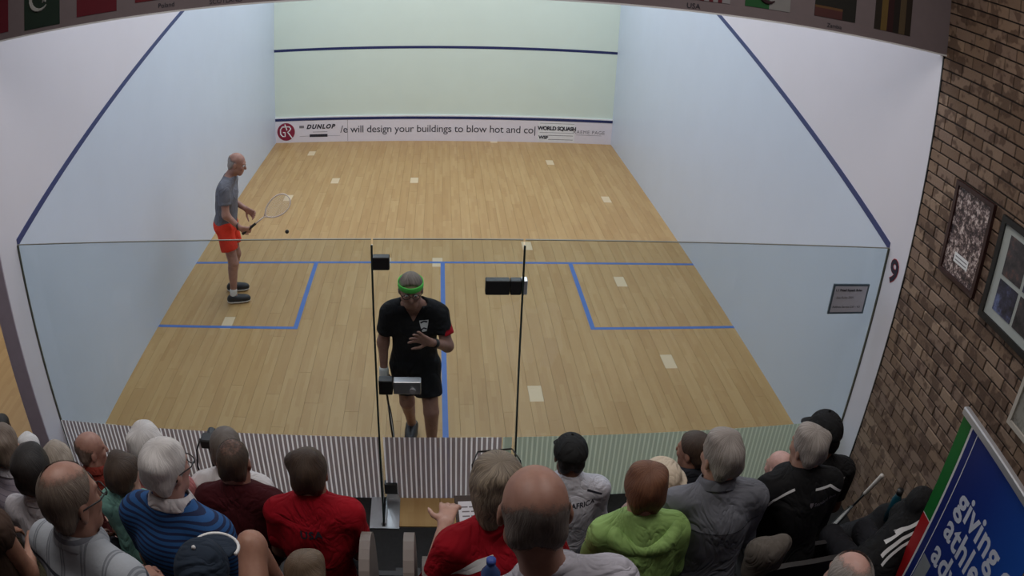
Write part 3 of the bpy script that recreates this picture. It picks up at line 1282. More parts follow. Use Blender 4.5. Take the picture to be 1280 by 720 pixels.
def collar_part(name, mat, parent, J, Rt, s, rise=.035, r=.07, gap=True):
    """stand-and-fall collar ring around the neck"""
    n = J['neck']
    v, f = [], []
    N = 28
    rings = ((r * .97, .072), (r * 1.05, .075), (r * 1.17, .058), (r * 1.30, .036), (r * 1.30, .030), (r * 1.15, .032), (r * 1.0, .045))
    for i in range(N):
        a = math.pi / 2 + .3 + (2 * math.pi - .6) * i / (N - 1)
        for (q, h) in rings:
            sa = math.sin(a)
            p = np.array((q * math.cos(a) * 1.04, q * sa + .012, h - .018 * (1 + sa) - .25 * max(q - r * .95, 0) * abs(math.cos(a))))
            v.append(n + Rt @ (p * s))
    m = len(rings)
    for i in range(N - 1):
        for k in range(m):
            l = (k + 1) % m
            f.append((i * m + k, i * m + l, (i + 1) * m + l, (i + 1) * m + k))
    f.append(tuple(range(m)))
    f.append(tuple((N - 1) * m + k for k in range(m - 1, -1, -1)))
    return mesh(name, v, f, mat, parent, True)


def decal(name, VF, v2, f2, o, r, u, d, mat, parent, lift=.002):
    """flat print pressed onto a garment along direction d"""
    bv = BVHTree.FromPolygons([tuple(p) for p in VF[0]], [tuple(int(i) for i in q) for q in VF[1]])
    o, r, u, d = Vector(o), Vector(r), Vector(u), Vector(d).normalized()
    vs = []
    for a, b in v2:
        p = o + r * a + u * b
        h = bv.ray_cast(p, d, 2.0)
        vs.append(h[0] - d * lift if h[0] is not None else None)
    good = [p for p in vs if p is not None]
    if not good:
        return None
    ok = [q for q in f2 if all(vs[i] is not None for i in q)]
    vs = [p if p is not None else good[0] for p in vs]
    return mesh(name, vs, ok, mat, parent)


def strip2d(pts, wd, n=24):
    """polyline (2D) -> thin ribbon of quads"""
    P = np.array(pts, float)
    seg = np.r_[0, np.cumsum(np.linalg.norm(np.diff(P, axis=0), axis=1))]
    t = np.linspace(0, seg[-1], n)
    x, y = np.interp(t, seg, P[:, 0]), np.interp(t, seg, P[:, 1])
    dx, dy = np.gradient(x), np.gradient(y)
    l = np.hypot(dx, dy) + 1e-9
    W = wd if hasattr(wd, '__len__') else [wd, wd]
    ww = np.interp(np.linspace(0, 1, n), np.linspace(0, 1, len(W)), W) / 2
    v = []
    for i in range(n):
        v += [(x[i] - dy[i] / l[i] * ww[i], y[i] + dx[i] / l[i] * ww[i]), (x[i], y[i]), (x[i] + dy[i] / l[i] * ww[i], y[i] - dx[i] / l[i] * ww[i])]
    f = []
    for i in range(n - 1):
        for k in (0, 1):
            f.append((i * 3 + k, i * 3 + k + 1, i * 3 + 4 + k, i * 3 + 3 + k))
    return v, f


SK = {'fair': skin('skin_fair', srgb(186, 146, 128)), 'pink': skin('skin_pink', srgb(196, 156, 144)), 'tan': skin('skin_tan', srgb(164, 122, 102)),
      'brown': skin('skin_brown', srgb(112, 80, 64)), 'ruddy': skin('skin_ruddy', srgb(164, 124, 108))}
for _n, _a, _b in (('grey', (122, 114, 108), (172, 164, 158)), ('darkgrey', (84, 76, 72), (128, 120, 114)), ('greybrown', (84, 70, 60), (132, 118, 106)), ('brown', (46, 34, 26), (78, 60, 46)), ('white', (150, 146, 144), (200, 196, 194))):
    hairmat('sparse_' + _n, srgb(*_a), srgb(*_b), True)
HR = {'white': hairmat('hair_white', srgb(176, 172, 170), srgb(226, 222, 220)), 'grey': hairmat('hair_grey', srgb(122, 114, 108), srgb(182, 174, 168)),
      'darkgrey': hairmat('hair_dark_grey', srgb(74, 66, 60), srgb(120, 110, 102)), 'childbrown': hairmat('hair_child_brown', srgb(82, 66, 50), srgb(118, 98, 78)), 'black': hairmat('hair_black', srgb(20, 16, 15), srgb(38, 32, 30)),
      'brown': hairmat('hair_brown', srgb(46, 34, 26), srgb(78, 60, 46)), 'auburn': hairmat('hair_auburn', srgb(88, 54, 38), srgb(132, 88, 62)),
      'blond': hairmat('hair_ash_blond', srgb(112, 92, 72), srgb(176, 156, 130)), 'streak': hairmat('hair_streaked', srgb(58, 47, 40), srgb(164, 148, 126)),
      'greybrown': hairmat('hair_grey_brown', srgb(84, 70, 60), srgb(138, 122, 108)), 'greyblond': hairmat('hair_grey_blond', srgb(128, 116, 104), srgb(186, 174, 160))}
M_TROUSER = fabric('dark_trousers', (.02, .02, .024))
M_KHAKI = fabric('khaki_trousers', srgb(120, 108, 88))
M_SHOE = plain('dark_shoes', (.03, .03, .03), .6)
M_EYE = plain('eye_white', (.75, .75, .72), .3)
M_IRIS = plain('eye_iris', (.03, .025, .02), .3)
SPECT = 'spectators in the gallery seats'


def seated(label, head, floor_z, yaw=0.0, hyaw=0.0, hpitch=-.12, lean=.12, side=0.0, shirt=None, sleeve=.75, skin_='fair', hair=None, hstyle='short',
           ht=.014, bulk=1.0, hs=1.0, collar=None, trousers=None, extra=None, wide=1.0, arms='lap', seed=0, neckc=None, step=.016, fine=.0085, knee_up=False, bare_leg=False,
           smin=.86, foldamp=.004, hlen=-.075, thinmin=.12, neckup=0.0):
    """one spectator: head = world position of the head centre. Returns a dict for add-ons"""
    up_need = head[2] - floor_z
    sv = max(smin, min(1.06, (up_need - .43) / (.735 * math.cos(lean) + .01)))
    s = sv
    seat = up_need - .10 * s - .645 * s * math.cos(lean * .9)        # height of the seat top above the floor
    seat = max(.12, seat)
    Rt = roty(side) @ rotx(-lean)
    hip = np.array((0, 0, seat + .10 * s))
    U = lambda x, y, z: hip + Rt @ (np.array((x, y, z)) * s)
    J = dict(hip=hip, waist=U(0, .0, .15), chest=U(0, -.005, .32), neck=U(0, .0, .5))
    J['shL'], J['shR'] = U(-.155 * wide, .0, .435), U(.155 * wide, .0, .435)
    hc = J['neck'] + np.array((math.sin(side) * .14, .03 + .05 * math.sin(lean), .145 + neckup)) * s
    # shift so that the head lands exactly where it belongs
    off = np.array(rotz(yaw) @ hc)
    base = (head[0] - off[0], head[1] - off[1], head[2] - off[2])
    t = empty('person', base, yaw)
    tag(t, label, 'person', SPECT)
    Rh = rotz(hyaw) @ rotx(hpitch)
    arm = {}
    for sd, nm in ((-1, 'L'), (1, 'R')):
        sh = J['sh' + nm] + np.array((sd * .018, 0, -.012)) * s
        if arms == 'lap':
            el = sh + np.array((sd * .03, .03, -.27)) * s
            wr = np.array((sd * .09 * s, .30 * s, seat + .19))
        elif arms == 'fold':
            el = sh + np.array((sd * .06, .07, -.25)) * s
            wr = np.array((-sd * .02, .25, seat + .3)) * np.array((s, s, 1))
        else:
            el, wr = (np.array(q) for q in arms[nm])
        arm[nm] = (sh, el, wr)
    leg = {}
    fz = head[2] - off[2] - floor_z                       # local height of the empty over the floor
    for sd, nm in ((-1, 'L'), (1, 'R')):
        hp = hip + np.array((sd * .09 * s, .02, -.02))
        kn = np.array((sd * .11, .35 * s, seat + .055))
        an = np.array((sd * .11, .31 * s, .085 - fz))
        if knee_up and nm == 'R':
            kn, an = (np.array(q, float) for q in knee_up)
            pass
        leg[nm] = (hp, kn, an)
    B = Field()
    torso_field(B, J, -.006, bulk * s, Rt)
    for nm in 'LR':
        arm_field(B, *arm[nm], 0, 2, s)
        sh, el, wr = arm[nm]
        d = wr - el
        hand_field(B, wr, d + np.array((0, .05, -.05)), (0, 0, -1), 1 if nm == 'L' else -1, s, .4, .0095)
        hp, kn, an = leg[nm]
        leg_field(B, hp, kn, an, 0, 2, s)
        foot_field(B, an, (0, 1, 0))
    head_field(B, hc, Rh, s * hs, J['neck'] + np.array((0, -.01, -.02)), 1.0 + .12 * (bulk - 1))
    ff = [(hc - .135 * s * hs, hc + .14 * s * hs)]
    if isinstance(arms, dict):
        for nm in 'LR':
            wr = arm[nm][2]
            ff.append((wr - .09, wr + .12))
    V, Q = B.polygonize(step, ff, fine)
    place(V, Q, 'body', SK[skin_], t)
    # upper garment
    G = Field()
    torso_field(G, J, .010, bulk * s, Rt)
    G.cap(J['neck'], J['neck'] + Rt @ (np.array((0, .008, .05)) * s), .071 * s, .069 * s, .03)
    for nm in 'LR':
        arm_field(G, *arm[nm], .012, sleeve, s, .04)
        G.p[-1] = G.p[-1] + (True,)
    G.wobble(folds(seed * 3 + 1, foldamp))
    nk = J['neck'] + Rt @ np.array((0, .02, .042)) * s
    nn = Rt @ np.array((0, .35, 1.0))
    G.cut(lambda x, y, z: np.where((x - nk[0]) ** 2 + (y - nk[1]) ** 2 < .0095 * s, ((x - nk[0]) * nn[0] + (y - nk[1]) * nn[1] + (z - nk[2]) * nn[2]), -.05), .008)
    G.cut(lambda x, y, z: (seat - .01) - z + 0 * x + 0 * y, .01)
    GV, GQ = G.polygonize(step * .9)
    sh_o = place(GV, GQ, 'shirt', shirt, t)
    # lower garment
    T = Field()
    T.ell(hip, (.17 * bulk * s, .13 * s, .115), None, .05)
    for nm in 'LR':
        hp, kn, an = leg[nm]
        leg_field(T, hp, kn, an, .014, (.6 if bare_leg else 1.93), s)
    TV, TQ = T.polygonize(.022)
    place(TV, TQ, 'shorts' if bare_leg else 'trousers', trousers or M_TROUSER, t)
    for nm in 'LR':
        H = Field()
        foot_field(H, leg[nm][2], (0, 1, 0), 1, .008)
        HV, HQ = H.polygonize(.016)
        place(HV, HQ, 'shoe', M_SHOE, t)
    if hair:
        hair_part('hair', MATS['sparse_' + hair] if hstyle in ('bald', 'thin') else HR[hair], t, hc, Rh, s * hs, hstyle, ht, seed, hlen, thinmin)
    if collar:
        collar_part('collar', collar, t, J, Rt, s)
    return dict(t=t, J=J, hc=hc, Rh=Rh, s=s * hs, G=(GV, GQ), Rt=Rt, arm=arm, base=base, yaw=yaw, seat=seat, seatz=base[2] + seat, shirt=sh_o, leg=leg, label=label)


SEATS = []


def seat_for(d, floor_z):
    b = d['base']
    SEATS.append((b[0], b[1], floor_z, d['yaw'], d['seatz'] - floor_z - .02, d['label']))


def back_print(d, name, s, size, dz, mat, dx=0.0, **kw):
    v2, f2 = text_geo(s, size, **kw)
    c = d['J']['chest']
    return decal(name, d['G'], v2, f2, (dx, c[1] - .5, c[2] + dz), (1, 0, 0), (0, 0, 1), (0, 1, 0), mat, d['t'])

# ------------------------------------------------------------------ rackets and balls
def racket(label, butt, direction, frame_m, grip_m, group=None, roll=0.0):
    d = Vector(direction).normalized()
    q = d.to_track_quat('Z', 'Y')
    t = empty('squash_racket', butt)
    t.rotation_mode = 'QUATERNION'
    from mathutils import Quaternion
    t.rotation_quaternion = q @ Quaternion((0, 0, 1), roll)
    tag(t, label, 'racket', group)
    MB().tube([(0, 0, 0), (0, 0, .004), (0, 0, .19), (0, 0, .2)], [.0165, .0165, .0145, .012], 10).build('grip', grip_m, t, True)
    MB().tube([(0, 0, .19), (0, 0, .33)], [.008, .0085], 8).build('shaft', frame_m, t, True)
    m = MB()
    pts = [(.1 * math.sin(a) * (1 - .18 * math.cos(a)) * 1.0, 0, .515 - .165 * math.cos(a)) for a in np.linspace(0, 2 * math.pi, 33)[:-1]]
    m.tube(pts, .0075, 7, True)
    m.tube([(0, 0, .32), (-.05, 0, .39)], .007, 6)
    m.tube([(0, 0, .32), (.05, 0, .39)], .007, 6)
    m.build('racket_head', frame_m, t, True)
    sm = MB()
    for i in range(-6, 7):
        x = i * .0135
        c = math.sqrt(max(0, 1 - (x / .1) ** 2))
        sm.box((x - .0006, -.0006, .515 - .155 * c), (x + .0006, .0006, .515 + .155 * c))
    for i in range(-9, 10):
        z = i * .0155
        c = math.sqrt(max(0, 1 - (z / .165) ** 2))
        sm.box((-.097 * c, -.0007, .515 + z - .0006), (.097 * c, .0005, .515 + z + .0006))
    tag(sm.build('strings', M_STRING, t), kind='stuff')
    return t


M_STRING = plain('white_string', (.7, .7, .68), .5)
M_RFRAME = plain('white_racket_frame', srgb(220, 205, 195), .35)
M_RDARK = plain('dark_racket_frame', (.02, .02, .022), .4)
M_RRED = plain('brown_racket_frame', srgb(84, 52, 40), .4)
M_GRIPW = plain('white_grip', srgb(214, 208, 200), .8)
M_LIME = plain('lime_headband', srgb(96, 214, 90), .8)


# ------------------------------------------------------------------ the two players
def standing(label, base, yaw, J, arm, leg, hc, Rh, hs, Rt, shirt, shorts, skin_, sleeve, hands, feet, hem=.9, group='players on court', shoes=None, socks=None, bulk=1.0, seed=0, vneck=False, shirt_bottom=None):
    t = empty('person', base, yaw)
    tag(t, label, 'person', group)
    J = {k: np.array(v, float) for k, v in J.items()}
    arm = {k: tuple(np.array(q, float) for q in v) for k, v in arm.items()}
    leg = {k: tuple(np.array(q, float) for q in v) for k, v in leg.items()}
    B = Field()
    torso_field(B, J, -.006, bulk, Rt)
    for nm in 'LR':
        arm_field(B, *arm[nm], 0, 2)
        wr = arm[nm][2]
        hd_, pn, sd, cu, sp = hands[nm]
        hand_field(B, wr, hd_, pn, sd, 1.06, cu, .009, sp)
        leg_field(B, *leg[nm], 0, 2)
        foot_field(B, leg[nm][2], feet[nm])
    head_field(B, hc, Rh, hs, J['neck'] + np.array((0, -.01, -.02)))
    hc = np.array(hc, float)
    ff = [(hc - .14, hc + .14)] + [(arm[n][2] - .1, arm[n][2] + .2 * np.sign(np.array(hands[n][0])) * .5 + .1) for n in 'LR']
    V, Q = B.polygonize(.012, ff, .0065)
    place(V, Q, 'body', SK[skin_], t)
    G = Field()
    torso_field(G, J, .012, bulk, Rt)
    for nm in 'LR':
        sh, el, wr = arm[nm]
        G.cap(sh, sh + (el - sh) * sleeve, .068, .07, .04)
        G.p[-1] = G.p[-1] + (True,)
    G.wobble(folds(seed, .004))
    nk = J['neck'] + np.array((0, .03, -.004 if vneck else .012))
    nn = np.array((0, -.55 if vneck else -.25, 1.0))
    G.cut(lambda x, y, z: np.where((x - nk[0]) ** 2 + (y - nk[1]) ** 2 < .0095, (x - nk[0]) * nn[0] + (y - nk[1]) * nn[1] + (z - nk[2]) * nn[2], -.05), .008)
    if vneck:
        zv = J['neck'][2] - .13
        G.cut(lambda x, y, z: np.where((y > J['chest'][1] + .02) & (z > zv), ((z - zv) * .5 - np.abs(x)) + 0 * y, -.05), .006)
    sb = shirt_bottom if shirt_bottom else J['hip'][2] - .06
    G.cut(lambda x, y, z: sb - z + 0 * x + 0 * y, .006)
    GV, GQ = G.polygonize(.012)
    place(GV, GQ, 'shirt', shirt, t)
    T = Field()
    T.ell(J['hip'] + np.array((0, 0, -.01)), (.172 * bulk, .14 * bulk, .13), None, .05)
    for nm in 'LR':
        hp, kn, an = leg[nm]
        T.cap(hp, hp + (kn - hp) * hem, .105, .1, .04)
        T.p[-1] = T.p[-1] + (True,)
    T.wobble(folds(seed + 9, .004))
    TV, TQ = T.polygonize(.012)
    place(TV, TQ, 'shorts', shorts, t)
    for nm in 'LR':
        H = Field()
        foot_field(H, leg[nm][2], feet[nm], 1, .010)
        an = leg[nm][2]
        H.cut(lambda x, y, z: z - (an[2] + .005) + 0 * x + 0 * y, .006)
        HV, HQ = H.polygonize(.009)
        so = place(HV, HQ, 'shoe', shoes[0], t)
        K = Field()
        foot_field(K, leg[nm][2], feet[nm], 1, .014)
        K.cut(lambda x, y, z: z - (an[2] - .062) + 0 * x + 0 * y, .004)
        KV, KQ = K.polygonize(.009)
        place(KV, KQ, 'shoe_sole', shoes[1], so)
        if socks:
            kn = leg[nm][1]
            S_ = Field()
            S_.cap(an, an + (kn - an) * .16, .041, .044, .01)
            SV, SQ = S_.polygonize(.009)
            place(SV, SQ, 'sock', socks, t)
    for e in (-1, 1):
        c = hc + Rh @ (np.array((e * .031, .083, .006)) * hs)
        eo = MB().ball(c, .0115 * hs, 10, 8).build('eye', M_EYE, t, True)
        c2 = hc + Rh @ (np.array((e * .031, .0915, .005)) * hs)
        MB().ball(c2, .0055 * hs, 8, 6).build('iris', M_IRIS, eo, True)
    return t, (GV, GQ), J, hc


M_SHOEBLK = plain('black_court_shoe', (.02, .02, .022), .5)
M_SHOEWHT = plain('white_sole', (.75, .75, .74), .5)
M_SOCK = plain('white_sock', (.72, .72, .7), .9)
# server: grey tee and orange-red shorts, side-on to the gallery
RhA = rotx(-.30)
A_, _, JA, hcA = standing(
    'bald man in grey t-shirt and orange-red shorts serving on the wooden court', (-2.42, 3.35, 0), -math.pi / 2,
    dict(hip=(0, -.03, .92), waist=(0, .0, 1.07), chest=(0, .015, 1.24), neck=(0, .075, 1.455), shL=(-.155, .035, 1.375), shR=(.155, .035, 1.375)),
    dict(L=((-.175, .04, 1.36), (-.23, .02, 1.09), (-.15, .19, 1.02)), R=((.175, .04, 1.36), (.22, .05, 1.09), (.2, .20, .93))),
    dict(L=((-.09, -.02, .89), (-.12, .03, .49), (-.15, -.06, .095)), R=((.09, -.02, .89), (.13, .06, .49), (.15, .02, .095))),
    (0, .165, 1.60), RhA, 1.02, rotx(-.12), fabric('grey_tee', srgb(112, 114, 122)), fabric('orange_red_shorts', srgb(222, 66, 48)), 'ruddy', .62,
    dict(L=((.1, .8, -.5), (1, 0, 0), 1, .5, .12), R=((-.05, .9, -.25), (-1, 0, .2), -1, .75, .02)),
    dict(L=(-.1, 1, 0), R=(-.15, 1, 0)), .62, shoes=(M_SHOEBLK, M_SHOEWHT), socks=M_SOCK, bulk=1.03, seed=4, shirt_bottom=.86)
hair_part('hair', MATS['sparse_grey'], A_, hcA, RhA, 1.02, 'bald', .004, 3)
wv = Vector((.205, .175, .955))
MB().tube([wv + Vector((.036 * math.cos(a), .012 * math.cos(a) * 0, .036 * math.sin(a))) for a in np.linspace(0, 6.283, 13)[:-1]], .009, 6, True).build('wristwatch', M_BLACK, A_, True)
racket('white squash racket held by the man in orange-red shorts', (-2.20, 3.155, .86), (.53, .03, .385), M_RFRAME, M_BLACK, roll=1.25)
bl = MB().ball((0, 0, 0), .0225, 16, 12).build('squash_ball', plain('black_rubber_ball', (.01, .01, .01), .6), None, True, loc=(-1.715, 3.28, .83))
tag(bl, 'small black squash ball in mid air below the white racket', 'ball')

# opponent walking to the glass door in black kit with a lime headband
RhB = rotz(.06) @ rotx(-.10)
MK = fabric('black_kit', (.017, .017, .019))
B_, GB, JB, hcB = standing(
    'grey-haired man in black kit and lime green headband behind the glass door', (-.235, .58, 0), math.pi,
    dict(hip=(0, .0, .90), waist=(0, .01, 1.05), chest=(0, .04, 1.21), neck=(0, .10, 1.43), shL=(-.16, .07, 1.355), shR=(.16, .07, 1.355)),
    dict(L=((-.185, .075, 1.335), (-.245, .14, 1.10), (-.125, .32, 1.235)), R=((.185, .075, 1.335), (.235, .04, 1.07), (.235, .08, .84))),
    dict(L=((-.09, .0, .87), (-.12, .13, .50), (-.12, .09, .095)), R=((.09, .0, .87), (.07, -.02, .49), (.05, -.24, .12))),
    (.015, .175, 1.575), RhB, 1.0, rotx(-.2), MK, MK, 'ruddy', .6,
    dict(L=((.66, .2, .42), (0, 1, 0), -1, .18, .32), R=((.02, .05, -1), (-1, 0, 0), -1, .7, .02)),
    dict(L=(-.05, 1, 0), R=(.08, 1, -.05)), .66, shoes=(M_SHOEBLK, M_SHOEBLK), socks=None, bulk=1.04, seed=12, vneck=True, shirt_bottom=.80)
hair_part('hair', HR['greybrown'], B_, hcB, RhB, 1.0, 'short', .012, 8)
# headband
P_ = lambda x, y, z: hcB + RhB @ np.array((x, y, z))
v, f = [], []
for k in range(30):
    a = 2 * math.pi * k / 30
    for r_, z_ in ((1.0, .028), (1.03, .032), (1.03, .066), (1.0, .07)):
        v.append(P_(.0885 * r_ * math.sin(a), -.012 + .108 * r_ * math.cos(a), z_))
for k in range(30):
    l = (k + 1) % 30
    for j in range(4):
        m_ = (j + 1) % 4
        f.append((k * 4 + j, k * 4 + m_, l * 4 + m_, l * 4 + j))
mesh('headband', v, f, M_LIME, B_, True)
glasses_part(B_, hcB, RhB, 1.0, M_BLACK)
MB().tube([(.235, .076, .875), (.235, .079, .855), (.235, .088, .80), (.235, .09, .785)], [.034, .038, .036, .032], 12).build('wristband', M_SOCK, B_, True)
MB().tube([(-.185 + a * .0, .25, 1.19) for a in (0, 1)] if False else [(-.16, .285, 1.205), (-.15, .297, 1.216)], [.036, .036], 12).build('bracelet', M_BLACK, B_, True)
# chest emblem, red sleeve panel
v2, f2 = [], []
n_ = 9
for i in range(n_):
    for j in range(n_):
        u_, w_ = i / (n_ - 1), j / (n_ - 1)
        wd = .033 * (1 - .55 * (1 - w_) ** 1.5)
        v2.append(((u_ - .5) * 2 * wd + .004 * (1 - w_), (w_ - .5) * .085))
for i in range(n_ - 1):
    for j in range(n_ - 1):
        f2.append((i * n_ + j, i * n_ + n_ + j, i * n_ + n_ + j + 1, i * n_ + j + 1))
em = decal('chest_emblem', GB, [(-a - .075, b) for a, b in v2], f2, (0, .7, 1.28), (1, 0, 0), (0, 0, 1), (0, -1, 0), M_WHITE, B_)
s2 = strip2d([(-.10, .022), (-.075, .03), (-.05, .02)], .012, 10)
decal('emblem_bar', GB, s2[0], s2[1], (0, .7, 1.285), (1, 0, 0), (0, 0, 1), (0, -1, 0), M_INK, B_, .003)
s2 = strip2d([(-.095, -.02), (-.075, -.008), (-.055, -.02)], .01, 10)
decal('emblem_swoosh', GB, s2[0], s2[1], (0, .7, 1.275), (1, 0, 0), (0, 0, 1), (0, -1, 0), M_INK, B_, .003)
shl, ell_ = np.array((-.185, .075, 1.335)), np.array((-.245, .14, 1.10))
F_ = Field()
F_.cap(shl + (ell_ - shl) * .36, shl + (ell_ - shl) * .64, .068, .073, .01)
F_.p[-1] = F_.p[-1] + (True,)
F_.cut(lambda x, y, z: .3 * (x + .2) + (z - 1.26) + 0 * y, .004)
F_.cut(lambda x, y, z: x + .225 + 0 * y + 0 * z, .004)
RV, RQ = F_.polygonize(.009)
place(RV, RQ, 'red_sleeve_panel', fabric('red_sleeve', srgb(190, 30, 44)), B_)
racket('dark squash racket hanging from the hand of the man in black', (-.475, .50, .84), (.05, .05, -.66), M_RDARK, M_BLACK, roll=.72)

# ------------------------------------------------------------------ spectators
Z0, Z1, Z2, Z3 = 0.0, .5, 1.0, 1.55
Wc = fabric('white_polo', srgb(196, 192, 198))
SP = {}


def S(key, label, head, fz, **kw):
    d = seated(label, head, fz, **kw)
    SP[key] = d
    seat_for(d, fz)
    return d


# front rows, left block
S(1, 'dark-haired person in dark top beside the grey wall end', (-3.335, -0.7, 1.003), Z0, shirt=fabric('charcoal_top', srgb(42, 38, 38)), hair='black', hstyle='short', skin_='brown', seed=1, smin=.8, step=.022)
S(2, 'grey-brown haired person in pale lilac striped shirt near the grey wall end', (-2.403, -1.85, 1.773), Z1, shirt=striped('lilac_stripes', [(0, srgb(170, 160, 172)), (.5, srgb(130, 124, 140)), (.62, srgb(170, 160, 172))], .03), hair='greybrown', hstyle='full', ht=.016, seed=2, collar=Wc, yaw=-.1, wide=.86)
S('2b', 'long-haired brunette in dark brown strap top beside the white polo', (-1.76, -2.95, 2.54), Z3, shirt=fabric('brown_strap_top', srgb(74, 58, 50)), sleeve=.2, hair='greybrown', hstyle='long', seed=31, skin_='tan', trousers=fabric('olive_skirt', srgb(62, 58, 42)), wide=.86, bulk=.85)
S(3, 'white-haired person in front of the dark-haired man in white polo', (-2.84, -1.05, 1.112), Z0, shirt=fabric('mauve_top', srgb(120, 108, 116)), hair='white', hstyle='full', ht=.016, seed=3, step=.022)
S(4, 'dark-haired man in white polo with a thin black collar line', (-1.765, -2.45, 2.172), Z2, shirt=Wc, hair='black', hstyle='full', ht=.016, skin_='brown', seed=4, collar=Wc, hpitch=-.2)
S(5, 'greyish blond person just ahead of the balding man in checked shirt', (-2.007, -1.9, 1.742), Z1, shirt=fabric('dark_red_top', srgb(88, 40, 40)), hair='greyblond', hstyle='full', ht=.016, seed=5, yaw=-.15, step=.022, wide=.84, bulk=.9)
S(7, 'bald man in rust-brown shirt looking right along the glass', (-2.235, -1.15, 1.258), Z0, shirt=fabric('rust_shirt', srgb(120, 48, 38)), hair='greybrown', hstyle='bald', ht=.005, skin_='ruddy', hyaw=-.9, seed=7, collar=fabric('rust_shirt', (.1, .1, .1)))
S(8, 'brown-haired boy in teal t-shirt beside the blue striped polo', (-1.481, -2.12, 1.929), Z2, shirt=fabric('teal_tee', srgb(122, 168, 156)), hair='brown', hstyle='full', ht=.016, seed=8, hyaw=-.3, wide=.86, bulk=.86, smin=.72, hs=1.22)
S(9, 'white-haired person ahead of the man in blue striped polo', (-1.575, -1.6, 1.69), Z1, shirt=fabric('pale_pink_shirt', srgb(176, 110, 110)), hair='white', hstyle='full', ht=.014, seed=9, hyaw=-.5, step=.022)
S(12, 'grey-haired man in white shirt seated beside the small video camera', (-1.155, -1.5, 1.628), Z1, shirt=fabric('white_shirt', srgb(206, 202, 202)), hair='darkgrey', hstyle='short', ht=.01, seed=11, wide=1.05, hpitch=-.3, lean=.3)
S(14, 'person in navy blue shirt leaning forward ahead of the red USA polo', (-0.753, -1.42, 1.375), Z1, shirt=fabric('navy_blue_shirt', srgb(58, 64, 96)), hair='brown', hstyle='short', seed=14, lean=.45, wide=1.1, skin_='pink', smin=.8)
S(11, 'man with cropped thinning hair in dark maroon shirt and lanyard', (-0.936, -2.05, 1.998), Z2, shirt=fabric('maroon_shirt', srgb(66, 18, 24)), hair='brown', hstyle='thin', ht=.004, thinmin=.6, skin_='ruddy', seed=12, bulk=1.0, wide=1.0, neckc=1, smin=.9)
d = S(13, 'dark-haired man in red polo with USA lettering on the back', (-0.587, -2.15, 2.042), Z2, shirt=fabric('red_polo', srgb(156, 16, 32)), hair='brown', hstyle='full', ht=.013, skin_='tan', seed=13, bulk=1.0, wide=1.0, collar=fabric('red_polo', (1, 0, 0)), smin=.9)
back_print(d, 'lettering', 'USA', .045, .08, M_INK, bold=.0015, spacing=1.2)
d = S(10, 'white-haired man in glasses and blue striped polo with white collar', (-1.05, -2.52, 2.335), Z2 + .1, shirt=striped('blue_stripes', [(0, srgb(34, 84, 142)), (.55, srgb(20, 36, 74)), (.97, srgb(34, 84, 142))], .021), hair='white', hstyle='full', ht=.011, seed=10, collar=fabric('white_collar', srgb(215, 210, 212)), hyaw=-.3, skin_='pink', bulk=1.05, wide=1.02, yaw=-.2, hs=.93)
glasses_part(d['t'], d['hc'], d['Rh'], d['s'], M_BLACK)
d = S(6, 'balding man in glasses and pale checked short-sleeved shirt', (-1.095, -3.15, 2.721), Z3, shirt=plaid('checked_cotton', srgb(172, 178, 186), srgb(64, 68, 80)), hair='greybrown', hstyle='thin', ht=.005, skin_='ruddy', seed=6, collar=MATS.get('x') or plaid('checked_collar', srgb(172, 178, 186), srgb(120, 124, 134)), hyaw=-.25, yaw=-.3, bulk=1.05, wide=1.02, fine=.008, step=.015)
glasses_part(d['t'], d['hc'], d['Rh'], d['s'], M_BLACK)
d = S(15, 'person in dark navy cap with white rim trim and one knee raised', (-0.702, -3.2, 2.545), Z3, shirt=fabric('light_shirt', srgb(150, 150, 156)), hair='brown', hstyle='crop', ht=.006, skin_='tan', seed=15, wide=.88, hyaw=-.2, hpitch=.05, knee_up=((.03, .45, .74), (.05, .62, .33)), bare_leg=True, trousers=fabric('light_shorts', srgb(170, 168, 166)), smin=.82, fine=.008)
cap_part(d['t'], d['hc'], d['Rh'], d['s'], fabric('navy_cap', srgb(42, 52, 66)), M_WHITE)
S(17, 'child with light brown hair behind the red USA polo', (-0.505, -2.85, 2.179), Z3, shirt=fabric('child_top', srgb(90, 80, 90)), hair='childbrown', hstyle='full', ht=.013, seed=17, smin=.72, hs=1.08, wide=.8, bulk=.78, fine=.008)

# right block
W18ARMS = dict(L=((-.27, .13, .72), (-.135, .40, .80)), R=((.28, .08, .66), (.15, .36, .60)))
d = S(18, 'woman with streaked hair and raised sunglasses in red shirt writing on a clipboard', (.147, -2.4, 2.201), Z2, shirt=fabric('red_shirt', srgb(160, 18, 34)), hair='streak', hstyle='bob', ht=.018, seed=18, yaw=.22, hyaw=-.1, lean=.2,
      arms=W18ARMS, sleeve=.95, skin_='fair')
glasses_part(d['t'], d['hc'], d['Rh'], d['s'], M_BLACK, raise_=.022, tilt=.95)
s2 = strip2d([(-.12, -.06), (-.05, .0), (.03, .05)], [.002, .03, .036, .004], 20)
decal('white_flash', d['G'], s2[0], s2[1], (-.085, d['J']['chest'][1] - .5, d['J']['chest'][2] + .085), (1, 0, 0), (0, 0, 1), (0, 1, 0), M_WHITE, d['t'])
W18 = d
d = S(19, 'bald man with grey sides in pale grey t-shirt', (.166, -3.15, 2.768), Z3, shirt=fabric('pale_tee', srgb(186, 184, 194)), hair='darkgrey', hstyle='bald', ht=.005, skin_='ruddy', seed=19, bulk=.98, wide=.9, fine=.0075, step=.015, hpitch=-.2, hs=.98, side=-.3, neckup=.05)
pts = [d['J']['neck'] + d['Rt'] @ (np.array((.078 * math.cos(a), .076 * math.sin(a) + .012, .026 - .02 * math.sin(a))) * d['s']) for a in np.linspace(0, 6.283, 25)[:-1]]
